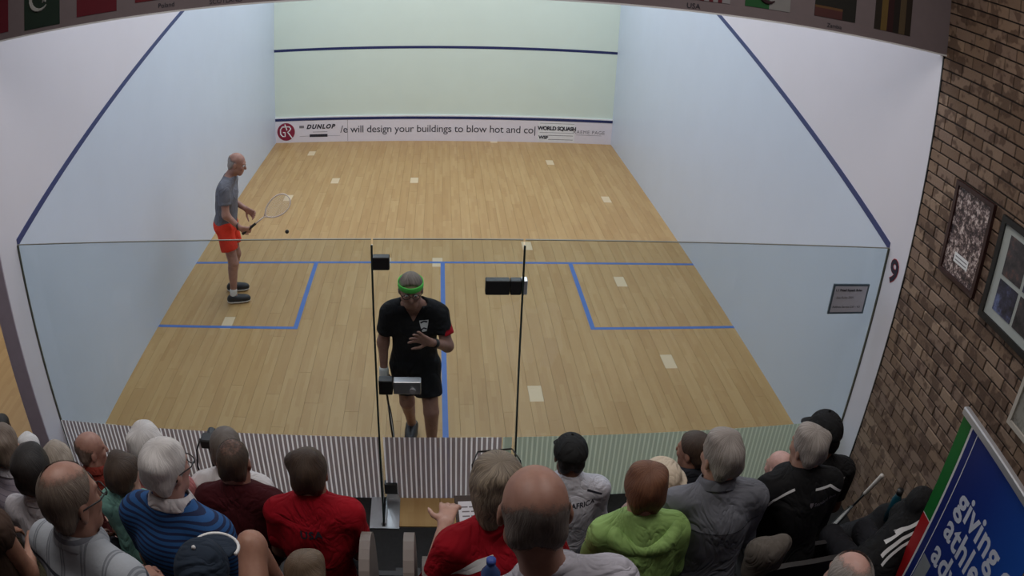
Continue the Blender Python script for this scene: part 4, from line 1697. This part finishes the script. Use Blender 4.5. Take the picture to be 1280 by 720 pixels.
MB().tube(pts, .007, 6, True).build('neckband', fabric('grey_band', srgb(150, 148, 158)), d['t'], True)
d = S(20, 'person in dark cap and white South Africa jacket by the glass wall', (.689, -1.05, 1.251), Z0, shirt=fabric('white_jacket', srgb(206, 206, 214)), hair='black', hstyle='crop', ht=.005, skin_='brown', seed=20, sleeve=1.9, wide=1.0, lean=.05, step=.016)
cap_part(d['t'], d['hc'], d['Rh'], d['s'], fabric('black_cap', srgb(40, 40, 40)))
back_print(d, 'lettering', 'SOUTH AFRICA', .043, .085, M_INK, bold=.001)
for e in (-1, 1):
    s2 = strip2d([(e * .10, .165), (e * .19, .135)], .012, 14)
    decal('shoulder_piping', d['G'], s2[0], s2[1], (0, d['J']['chest'][1] - .5, d['J']['chest'][2]), (1, 0, 0), (0, 0, 1), (0, 1, -.0), M_INK, d['t'])
sp_ = strip2d([(-.015, 0), (.015, 0)], .006, 6)
d = S(21, 'auburn-haired woman in lime green rain jacket', (0.716, -2.35, 2.117), Z2, shirt=fabric('lime_jacket', srgb(150, 186, 110), .6), hair='auburn', hstyle='full', ht=.018, hlen=-.105, seed=21, sleeve=1.9, bulk=1.0, wide=.96, foldamp=.009, smin=.9, hs=.95)
F_ = Field()
nk = d['J']['neck']
for k in range(9):
    a = math.pi + math.pi * k / 8
    b = math.pi + math.pi * (k + 1) / 8
    q = lambda t_: nk + np.array((.125 * math.cos(t_), .075 * math.sin(t_) - .02, -.02 + .045 * math.sin(t_) * 1.3))
    if k < 8:
        F_.cap(q(a), q(b), .036, .036, .03)
F_.wobble(folds(77, .009))
HV, HQ = F_.polygonize(.011)
place(HV, HQ, 'hood', fabric('lime_jacket', (1, 1, 1)), d['t'])
F_ = Field()
F_.ell(nk + np.array((0, -.035, -.005)), (.085, .055, .03), None, .02)
HV, HQ = F_.polygonize(.01)
place(HV, HQ, 'hood_lining', fabric('grey_lining', srgb(150, 152, 150)), d['t'])
d = S(22, 'person in cream sun hat and pale pink top by the glass wall', (1.023, -1.7, 1.578), Z1, shirt=fabric('pale_pink_top', srgb(196, 168, 160)), hair='greyblond', hstyle='full', seed=22, smin=.75, hs=1.0, wide=.9, sleeve=1.8)
F_ = Field()
F_.ell(d['hc'] + np.array((0, 0, .05)), (.098, .112, .075), None, .02)
F_.ell(d['hc'] + np.array((0, 0, .022)), (.135, .15, .013), None, .02)
HV, HQ = F_.polygonize(.01)
place(HV, HQ, 'sun_hat', fabric('cream_hat', srgb(206, 190, 168)), d['t'])
S(23, 'short-haired man in dark suit jacket looking left by the glass wall', (1.438, -1.05, 1.243), Z0, shirt=fabric('dark_suit', srgb(44, 46, 52)), hair='brown', hstyle='short', ht=.011, skin_='tan', seed=23, hyaw=.75, sleeve=1.9, wide=1.05, collar=fabric('dark_suit', (1, 1, 1)))
S(24, 'grey-haired man in grey long-sleeved work shirt', (1.066, -2.22, 2.144), Z2, shirt=fabric('grey_work_shirt', srgb(118, 120, 128)), hair='grey', hstyle='full', ht=.010, skin_='fair', seed=24, sleeve=1.9, bulk=1.08, wide=1.1, hyaw=.3, collar=fabric('grey_work_shirt', (1, 1, 1)), foldamp=.006)
d = SP[24]
s2 = strip2d([(-.2, .035), (-.1, .02), (0, .017), (.1, .02), (.2, .035)], .005, 30)
decal('yoke_seam', d['G'], s2[0], s2[1], (0, d['J']['chest'][1] - .5, d['J']['chest'][2] + .02), (1, 0, 0), (0, 0, 1), (0, 1, 0), fabric('seam_grey', srgb(70, 72, 78)), d['t'])
S(25, 'bald pink-headed man in pink shirt ahead of the black track jacket', (1.981, -1.2, 1.173), Z0, shirt=fabric('dusty_pink_shirt', srgb(172, 128, 126)), hair='white', hstyle='bald', ht=.004, skin_='pink', seed=25, hyaw=.4)
d = S(27, 'black-capped person in black shirt with white letters MAN against the brick wall', (1.921, -1.65, 1.765), Z1, shirt=fabric('black_shirt', (.014, .014, .015)), hair='black', hstyle='crop', ht=.006, skin_='brown', seed=27, wide=1.08)
cap_part(d['t'], d['hc'], d['Rh'], d['s'], fabric('black_cap2', (.014, .014, .015)))
back_print(d, 'lettering', 'SMAN', .075, .10, plain('grey_print', srgb(190, 190, 192), .7), dx=.06, bold=.002)
d = S(26, 'grey-haired person in black track jacket with white piping and small chest crest', (1.519, -2.15, 2.098), Z2, shirt=fabric('black_track_jacket', (.013, .013, .014)), hair='grey', hstyle='full', ht=.010, skin_='fair', seed=26, sleeve=1.9, bulk=1.06, wide=1.1, hyaw=.35, collar=fabric('black_track_jacket', (1, 1, 1)))
for pts in ([(-.24, -.02), (-.17, .1), (-.07, .15)], [(.03, .15), (.12, .145), (.2, .09)]):
    s2 = strip2d(pts, .011, 22)
    decal('white_piping', d['G'], s2[0], s2[1], (0, d['J']['chest'][1] - .5, d['J']['chest'][2]), (1, 0, 0), (0, 0, 1), (0, 1, 0), M_WHITE, d['t'])
back_print(d, 'lettering', 'Standard Bank', .024, .08, M_GREYINK, dx=.105)
s2 = strip2d([(0, .012), (0, -.012)], [.018, .018, .002], 8)
decal('crest', d['G'], s2[0], s2[1], (.02, d['J']['chest'][1] - .5, d['J']['chest'][2] + .08), (1, 0, 0), (0, 0, 1), (0, 1, 0), M_GREYINK, d['t'])
d = S(28, 'person in black jacket with three white shoulder stripes half hidden by the roll-up banner', (2.54, -2.2, 1.8), Z2, shirt=fabric('black_sport_jacket', (.016, .016, .017)), hair='brown', hstyle='short', skin_='tan', seed=28, sleeve=1.9, side=.8, lean=.15, smin=.95, bulk=1.15, wide=1.15, arms=dict(L=((.16, .15, .45), (.34, .26, .36)), R=((.5, .1, .2), (.42, .28, .2))))
for k in range(3):
    s2 = strip2d([(-.02, -.01 - k * .034), (.08, .085 - k * .034), (.20, .16 - k * .034), (.30, .17 - k * .034)], .014, 28)
    decal('white_shoulder_stripe', d['G'], s2[0], s2[1], (-.02, d['J']['chest'][1] - .5, d['J']['chest'][2]), (1, 0, 0), (0, 0, 1), (0, 1, 0), M_WHITE, d['t'], .005)
S(29, 'grey thin-haired person with glossy scalp beside the roll-up banner', (1.069, -3.3, 2.51), Z3, hs=1.06, shirt=fabric('black_top', (.016, .016, .018)), hair='grey', hstyle='thin', ht=.008, skin_='pink', seed=29, fine=.008, smin=.8)

# lanyard on the maroon shirt
d = SP[11]
pts = [d['J']['neck'] + d['Rt'] @ (np.array((.07 * math.cos(a), .07 * math.sin(a) + .01, .03 - .02 * math.sin(a))) * d['s']) for a in np.linspace(math.pi * .95, math.pi * 2.05, 14)]
MB().tube(pts, .006, 6).build('lanyard', plain('lanyard_red', srgb(60, 20, 26), .7), d['t'], True)

# ------------------------------------------------------------------ seats
def chair_proto():
    t = empty('gallery_seat')
    MB().box((-.22, -.20, .405), (.22, .22, .445), .012).build('seat', M_SEAT, t)
    m = MB()
    n = 9
    v, f = [], []
    for i in range(n):
        x = -.215 + .43 * i / (n - 1)
        top = .80 - .05 * abs(x / .215) ** 3
        y = -.205 + .03 * (x / .215) ** 2
        v += [(x, y, .46), (x, y - .055, top), (x, y - .085, top), (x, y - .035, .46)]
    for i in range(n - 1):
        for k in range(4):
            l = (k + 1) % 4
            f.append((i * 4 + k, i * 4 + 4 + k, i * 4 + 4 + l, i * 4 + l))
    f += [(0, 1, 2, 3), tuple((n - 1) * 4 + k for k in (3, 2, 1, 0))]
    m.add(v, f).build('backrest', M_SEAT, t)
    for sx in (-1, 1):
        MB().box((sx * .2 - .015, -.19, 0), (sx * .2 + .015, .17, .03)).box((sx * .2 - .015, -.06, .03), (sx * .2 + .015, -.0, .405)).build('leg', M_BLACK, t)
    return t


proto = chair_proto()
first = True
STOPW = {'in', 'and', 'with', 'of', 'the', 'a', 'on', 'by', 'beside', 'near', 'ahead', 'to', 'behind', 'at'}
for (x, y, fz, yw, hgt, plab) in SEATS:
    if first:
        o, first = proto, False
    else:
        o = proto.copy()
        COL.objects.link(o)
        for ch in proto.children:
            c = ch.copy()
            COL.objects.link(c)
            c.parent = o
    o.location = (x, y, fz + .008)
    o.rotation_euler = (0, 0, yw)
    o.scale = (1, 1, max(.2, (hgt - .008) / .445))
    ws = plab.split()[:10]
    while ws[-1] in STOPW:
        ws.pop()
    tag(o, 'dark seat under the ' + ' '.join(ws), 'seat', 'gallery seats')


def row_panel(label, x, y, z, top):
    t = empty('row_end_panel', (x, y, z))
    pts = [(-.20, 0)] + [(-.20 + .2 - .2 * math.cos(a), top - .22 + .22 * math.sin(a)) for a in np.linspace(0, math.pi, 14)] + [(.20, 0)]
    MB().prism(pts, 0, -.021, .021).build('panel', M_PANEL, t)
    MB().box((-.035, -.16, 0), (.035, .16, .012)).build('foot_plate', M_BLACK, t)
    tag(t, label, 'seat panel')
    return t


row_panel('rounded grey panel ending the seat row beside the woman in red', -.185, -2.42, Z2 + .008, .90)
row_panel('rounded grey panel ending the seat row beside the red USA polo', -.36, -2.38, Z2 + .008, .86)
row_panel('low grey seat arm panel behind the elbow of the woman in red', -.115, -2.50, Z2 + .008, .84)

# ------------------------------------------------------------------ things around the spectators
def pt(px):   # helper kept simple: world points measured on the photograph's calibrated rays
    return Vector(px)


# clipboard held by the woman in red
t = empty('clipboard', (.125, -2.02, 1.62))
t.rotation_euler = (.55, .06, .1)
tag(t, 'clipboard with printed white score sheet held by the woman in red', 'clipboard')
MB().box((-.115, -.155, 0), (.115, .155, .005), .002).build('board', plain('clipboard_brown', srgb(60, 46, 40), .6), t)
sh_ = MB().box((-.10, -.145, .0052), (.10, .125, .0062)).build('paper', plain('paper', srgb(226, 228, 236), .8, var=.01), t)
m = MB()
rr = random.Random(5)
for k in range(9):
    if k in (3, 6):
        continue
    x = -.085
    while x < .07:
        L = rr.uniform(.012, .035)
        m.box((x, .095 - k * .022, .0062), (min(x + L, .085), .098 - k * .022 + .003, .0065))
        x += L + .006
tag(m.build('printed_lines', M_GREYINK, sh_), kind='stuff')
MB().box((-.04, .125, .005), (.04, .155, .014), .003).build('clip', M_STEEL, t)

# video camera on a slim stand by the glass
t = empty('video_camera', (-1.43, -1.0, 0))
tag(t, 'small black video camera with hanging strap on a slim stand', 'camera')
MB().box((-.055, -.045, 1.25), (.035, .045, 1.315), .008).build('camera_body', M_BLACK, t)
MB().tube([(-.01, .045, 1.283), (-.01, .10, 1.283)], .028, 14).build('lens', M_BLACK, t)
MB().box((.036, -.04, 1.262), (.06, .0, 1.31), .004).build('flip_screen', M_BLACK, t)
MB().tube([(-.055, -.02, 1.31), (-.085, -.05, 1.24), (-.10, -.06, 1.12), (-.09, -.05, 1.0), (-.06, -.03, .95)], .006, 6).build('strap', M_BLACK, t, True)
MB().tube([(-.01, 0, .42), (-.01, 0, 1.25)], .012, 8).build('stand_column', M_BLACK, t)
for k in range(3):
    a = k * 2.094 + .5
    MB().tube([(-.01, 0, .6), (-.01 + .2 * math.cos(a), .2 * math.sin(a), .006)], .009, 6).build('stand_leg', M_BLACK, t)

# water bottle on the lap of the bald man
M_PET = plain('blue_bottle', srgb(70, 96, 150), .25)
t = empty('water_bottle', (.10, -2.78, 2.02))
tag(t, 'blue plastic water bottle in the lap of the bald man', 'bottle')
MB().tube([(0, 0, 0), (0, 0, .01), (0, 0, .12), (0, 0, .15), (0, 0, .165)], [.026, .032, .032, .016, .014], 14).build('bottle_body', M_PET, t, True)
MB().tube([(0, 0, .165), (0, 0, .185)], .016, 12).build('bottle_cap', plain('blue_cap', srgb(60, 84, 160), .4), t, True)


def cloth_heap(name, label, cat, c, parts_, mat, seed, amp=.008):
    F_ = Field()
    for a, b, ra, rb in parts_:
        F_.cap(a, b, ra, rb, .04)
    F_.wobble(folds(seed, amp))
    V, Q = F_.polygonize(.011)
    o = mesh(name, V, Q, mat, None, True, loc=c)
    tag(o, label, cat)
    return o


def lace_mat():
    t = NT('black_white_print')
    n = t.new('ShaderNodeTexVoronoi', feature='DISTANCE_TO_EDGE')
    n.inputs['Scale'].default_value = 42
    t.link(t.coord(), n.inputs['Vector'])
    t.link(t.ramp(n.outputs['Distance'], [(.09, srgb(206, 202, 200)), (.16, srgb(40, 38, 40))]), t.b.inputs['Base Color'])
    t.b.inputs['Roughness'].default_value = .85
    return t.m


cloth_heap('cloth_bag', 'soft bag in black and white print behind the pale grey t-shirt', 'bag', (.385, -2.42, Z2 + .45),
           [((-.06, 0, .07), (.08, 0, .07), .075, .07), ((-.04, .01, .17), (.07, .0, .16), .065, .06), ((0, 0, .23), (.05, 0, .22), .04, .035)], lace_mat(), 91)
o = proto.copy()
COL.objects.link(o)
for ch in proto.children:
    c = ch.copy()
    COL.objects.link(c)
    c.parent = o
o.location = (.39, -2.40, Z2 + .008)
o.rotation_euler = (0, 0, 0)
o.scale = (.7, 1, 1)
tag(o, 'dark moulded seat carrying the black and white print bag', 'seat', 'gallery seats')
cloth_heap('folded_jacket', 'crumpled grey jacket hanging beside the black track jacket', 'jacket', (1.175, -2.62, 1.70),
           [((.0, 0, .26), (.06, 0, .29), .045, .04), ((0, 0, .27), (-.02, 0, .15), .055, .05), ((-.02, 0, .15), (.03, 0, .04), .045, .04), ((.03, 0, .04), (.03, 0, .0), .05, .06), ((.06, 0, .28), (.07, 0, .18), .03, .025)], fabric('grey_marl', srgb(96, 90, 84)), 95, .01)
cloth_heap('lime_vest', 'neon lime garment lying beside the brunette in strap top', 'clothing', (-1.62, -2.92, Z3 + .02),
           [((-.1, 0, .05), (.1, 0, .05), .06, .05), ((-.05, .0, .13), (.05, 0, .12), .06, .05), ((0, 0, .2), (.03, 0, .2), .05, .05)], fabric('neon_lime', srgb(150, 235, 40)), 96)

# racket bag with white-gripped racket and bottle along the brick wall
t = empty('racket_bag', (2.62, -1.60, Z1 + .008))
tag(t, 'dark racket bag standing against the brick wall', 'bag')
F_ = Field()
F_.cap((-.22, .0, .12), (.2, 0, .12), .12, .12, .05)
F_.cap((-.2, .0, .34), (.16, 0, .40), .10, .11, .06)
F_.cap((.05, .0, .5), (.2, 0, .52), .08, .08, .06)
F_.wobble(folds(33, .006))
V, Q = F_.polygonize(.016)
place(V, Q, 'bag_body', fabric('bag_black', (.02, .02, .022)), t)
MB().tube([(-.15, -.1, .35), (-.1, -.13, .45), (.0, -.13, .5), (.1, -.12, .48), (.15, -.1, .42)], .014, 8).build('bag_strap', fabric('bag_brown_strap', srgb(90, 72, 54)), t, True)
racket('dark squash racket with white grip poking out of the black bag', (2.60, -1.49, 1.262), (-.16, .16, -.62), M_RDARK, M_GRIPW)
t = empty('drink_bottle', (2.66, -1.66, 1.02))
tag(t, 'dark teal drink bottle standing in the racket bag', 'bottle')
MB().tube([(0, 0, 0), (0, 0, .17), (0, 0, .2), (0, 0, .215)], [.036, .036, .024, .022], 14).build('bottle_body', plain('teal_bottle', srgb(16, 66, 80), .3), t, True)
MB().tube([(0, 0, .215), (0, 0, .25)], .024, 12).build('bottle_cap', M_BLACK, t, True)

# ------------------------------------------------------------------ notice on the glass
t = empty('notice_plate', (2.915, -.014, 1.72))
tag(t, 'grey court notice with dark frame fixed on the glass wall', 'notice')
MB().box((-.165, -.006, -.122), (.165, .005, .122)).build('frame', plain('slate_frame', srgb(84, 100, 112), .5), t)
box('plate', (-.148, -.008, -.106), (.148, -.0055, .106), plain('plate_grey', srgb(200, 202, 214), .5), t)
lettering('lettering', '1.1 Fitted Squash Rules', .026, (-.02, -.0085, .075), XR, ZU, M_INK, t, bold=.0008)
lettering('lettering', 'See Rules 2001', .026, (-.04, -.0085, .015), XR, ZU, M_GREYINK, t)
lettering('lettering', 'Address Service 2,01 - 4,5', .024, (-.01, -.0085, -.062), XR, ZU, M_INK, t)

# ------------------------------------------------------------------ pictures on the brick wall
def crowd_mat(name, sc, cols):
    t = NT(name)
    v = t.coord()
    n = t.noise(v, sc, 5, .7)
    t.link(t.ramp(n, cols), t.b.inputs['Base Color'])
    t.b.inputs['Roughness'].default_value = .35
    return t.m


PX = CW - .0


def picture(label, y0, y1, z0, z1, fm, fw_):
    """frame on the brick wall; y0 > y1 (y decreases to the right as seen)"""
    t = empty('picture_frame', (CW - .001, (y0 + y1) / 2, z0))
    tag(t, label, 'picture')
    w_, h_ = (y0 - y1), (z1 - z0)
    m = MB()
    m.box((-.03, -w_ / 2, 0), (0, w_ / 2, fw_)).box((-.03, -w_ / 2, h_ - fw_), (0, w_ / 2, h_))
    m.box((-.03, -w_ / 2, fw_), (0, -w_ / 2 + fw_, h_ - fw_)).box((-.03, w_ / 2 - fw_, fw_), (0, w_ / 2, h_ - fw_))
    m.build('frame', fm, t)
    return t, w_, h_


M_FR1 = plain('dark_red_frame', srgb(52, 26, 24), .5)
M_FR2 = plain('black_frame', srgb(22, 20, 20), .5)
M_MOUNT = plain('grey_mount', srgb(176, 182, 178), .8)
t, w_, h_ = picture('dark red framed photograph of a large crowd with a white caption label', -.695, -1.145, 2.30, 2.93, M_FR1, .03)
pr = box('photo_print', (-.016, -w_ / 2 + .03, .03), (-.008, w_ / 2 - .03, h_ - .03), crowd_mat('crowd_print', 34, [(.36, srgb(30, 22, 26)), (.47, srgb(74, 60, 62)), (.53, srgb(132, 112, 110)), (.62, srgb(214, 200, 194))]), t)
lb = box('caption_label', (-.018, -.085, .12), (-.0158, .085, .185), M_WHITE, t)
for k in range(2):
    box('caption_line', (-.0185, -.07, .135 + k * .024), (-.0178, .07, .142 + k * .024), M_GREYINK, lb)
t, w_, h_ = picture('black framed display of several photographs in a grey mount', -1.25, -1.93, 2.25, 2.915, M_FR2, .04)
box('mount', (-.014, -w_ / 2 + .04, .04), (-.008, w_ / 2 - .04, h_ - .04), M_MOUNT, t)
PA = crowd_mat('photo_dark', 9, [(.35, srgb(30, 30, 36)), (.55, srgb(70, 66, 70)), (.7, srgb(120, 84, 80))])
PB_ = crowd_mat('photo_blue', 8, [(.35, srgb(26, 26, 34)), (.52, srgb(60, 62, 84)), (.68, srgb(110, 124, 170))])
for (a, b, z0, z1, mm) in ((.225, .02, .10, .30, PB_), (.225, .02, .33, .58, PA), (-.01, -.225, .10, .30, PA), (-.01, -.225, .33, .58, PB_)):
    box('photo_print', (-.018, b, z0), (-.0138, a, z1), mm, t)
t, w_, h_ = picture('pale framed picture low on the brick wall near the banner', -1.87, -2.45, 1.86, 2.30, plain('pale_frame', srgb(186, 180, 170), .5), .03)
box('photo_print', (-.014, -w_ / 2 + .03, .03), (-.008, w_ / 2 - .03, h_ - .03), crowd_mat('photo_pale', 7, [(.35, srgb(60, 60, 58)), (.6, srgb(150, 148, 140))]), t)

# ------------------------------------------------------------------ roll-up banner
bn = empty('rollup_banner', (2.2, -2.392, Z1 + .008))
BWD, BHT = .86, 1.875
bdir = Vector((2.152 - 2.2, -3.014 + 2.392, 0)).normalized()
bn.rotation_euler = (0, 0, math.atan2(bdir.y, bdir.x))
tag(bn, 'blue roll-up banner with white lettering and green red side stripe', 'banner')
# local x runs along the banner towards the rear of the hall, local -y is the printed face
M_BLUE = None
tt = NT('banner_blue')
sx = tt.new('ShaderNodeSeparateXYZ')
tt.link(tt.coord(), sx.inputs[0])
tt.link(tt.ramp(tt.math('DIVIDE', sx.outputs[0], .9), [(0, srgb(28, 36, 104)), (.45, srgb(26, 52, 132)), (1, srgb(30, 86, 180))]), tt.b.inputs['Base Color'])
tt.b.inputs['Roughness'].default_value = .4
M_BLUE = tt.m
FYB = -.006
box('backing_sheet', (0, -.004, .06), (BWD, .004, BHT), M_WHITE, bn)
box('green_stripe', (0.002, FYB, 1.30), (.085, -.003, BHT), plain('banner_green', srgb(26, 112, 48), .4), bn)
box('red_stripe', (0.002, FYB, .72), (.085, -.003, 1.292), plain('banner_red', srgb(176, 30, 36), .4), bn)
box('lower_blue_stripe', (0.002, FYB, .06), (.085, -.003, .715), plain('banner_navy', srgb(28, 60, 140), .4), bn)
box('blue_field', (.103, FYB, .06), (BWD, -.003, BHT - .0), M_BLUE, bn)
box('thin_white_line', (.152, FYB - .0006, .06), (.1575, FYB, BHT), M_WHITE, bn)
MW = plain('banner_white', srgb(206, 212, 226), .45)
for k, (s_, zz) in enumerate((('giving our', 1.565), ('athletes an', 1.405), ('advantage', 1.245))):
    v2, f2 = text_geo(s_, .19, align='LEFT', bold=.0045, spacing=1.06)
    # every letter stroke group is its own piece
    own = list(range(len(v2)))

    def root_(i):
        while own[i] != i:
            own[i] = own[own[i]]
            i = own[i]
        return i
    for q in f2:
        for i in q[1:]:
            own[root_(i)] = root_(q[0])
    isl = {}
    for q in f2:
        isl.setdefault(root_(q[0]), []).append(q)
    for fs in isl.values():
        ids = sorted({i for q in fs for i in q})
        mp_ = {i: n for n, i in enumerate(ids)}
        mesh('letter', [(.225 + v2[i][0], FYB - .001, zz + v2[i][1]) for i in ids], [tuple(mp_[i] for i in q) for q in fs], MW, bn)
box('pale_panel', (.165, FYB - .0006, .75), (.26, FYB, 1.16), plain('banner_grey', srgb(140, 146, 150), .5), bn)
MB().box((-.012, -.018, BHT - .012), (BWD + .012, .018, BHT + .028), .006).build('top_rail', M_ALU, bn)
MB().box((-.012, -.09, 0), (BWD + .012, .09, .075), .012).build('base_cassette', M_ALU, bn)
MB().tube([(BWD / 2, .03, .07), (BWD / 2, .03, BHT)], .01, 8).build('support_pole', M_ALU, bn)
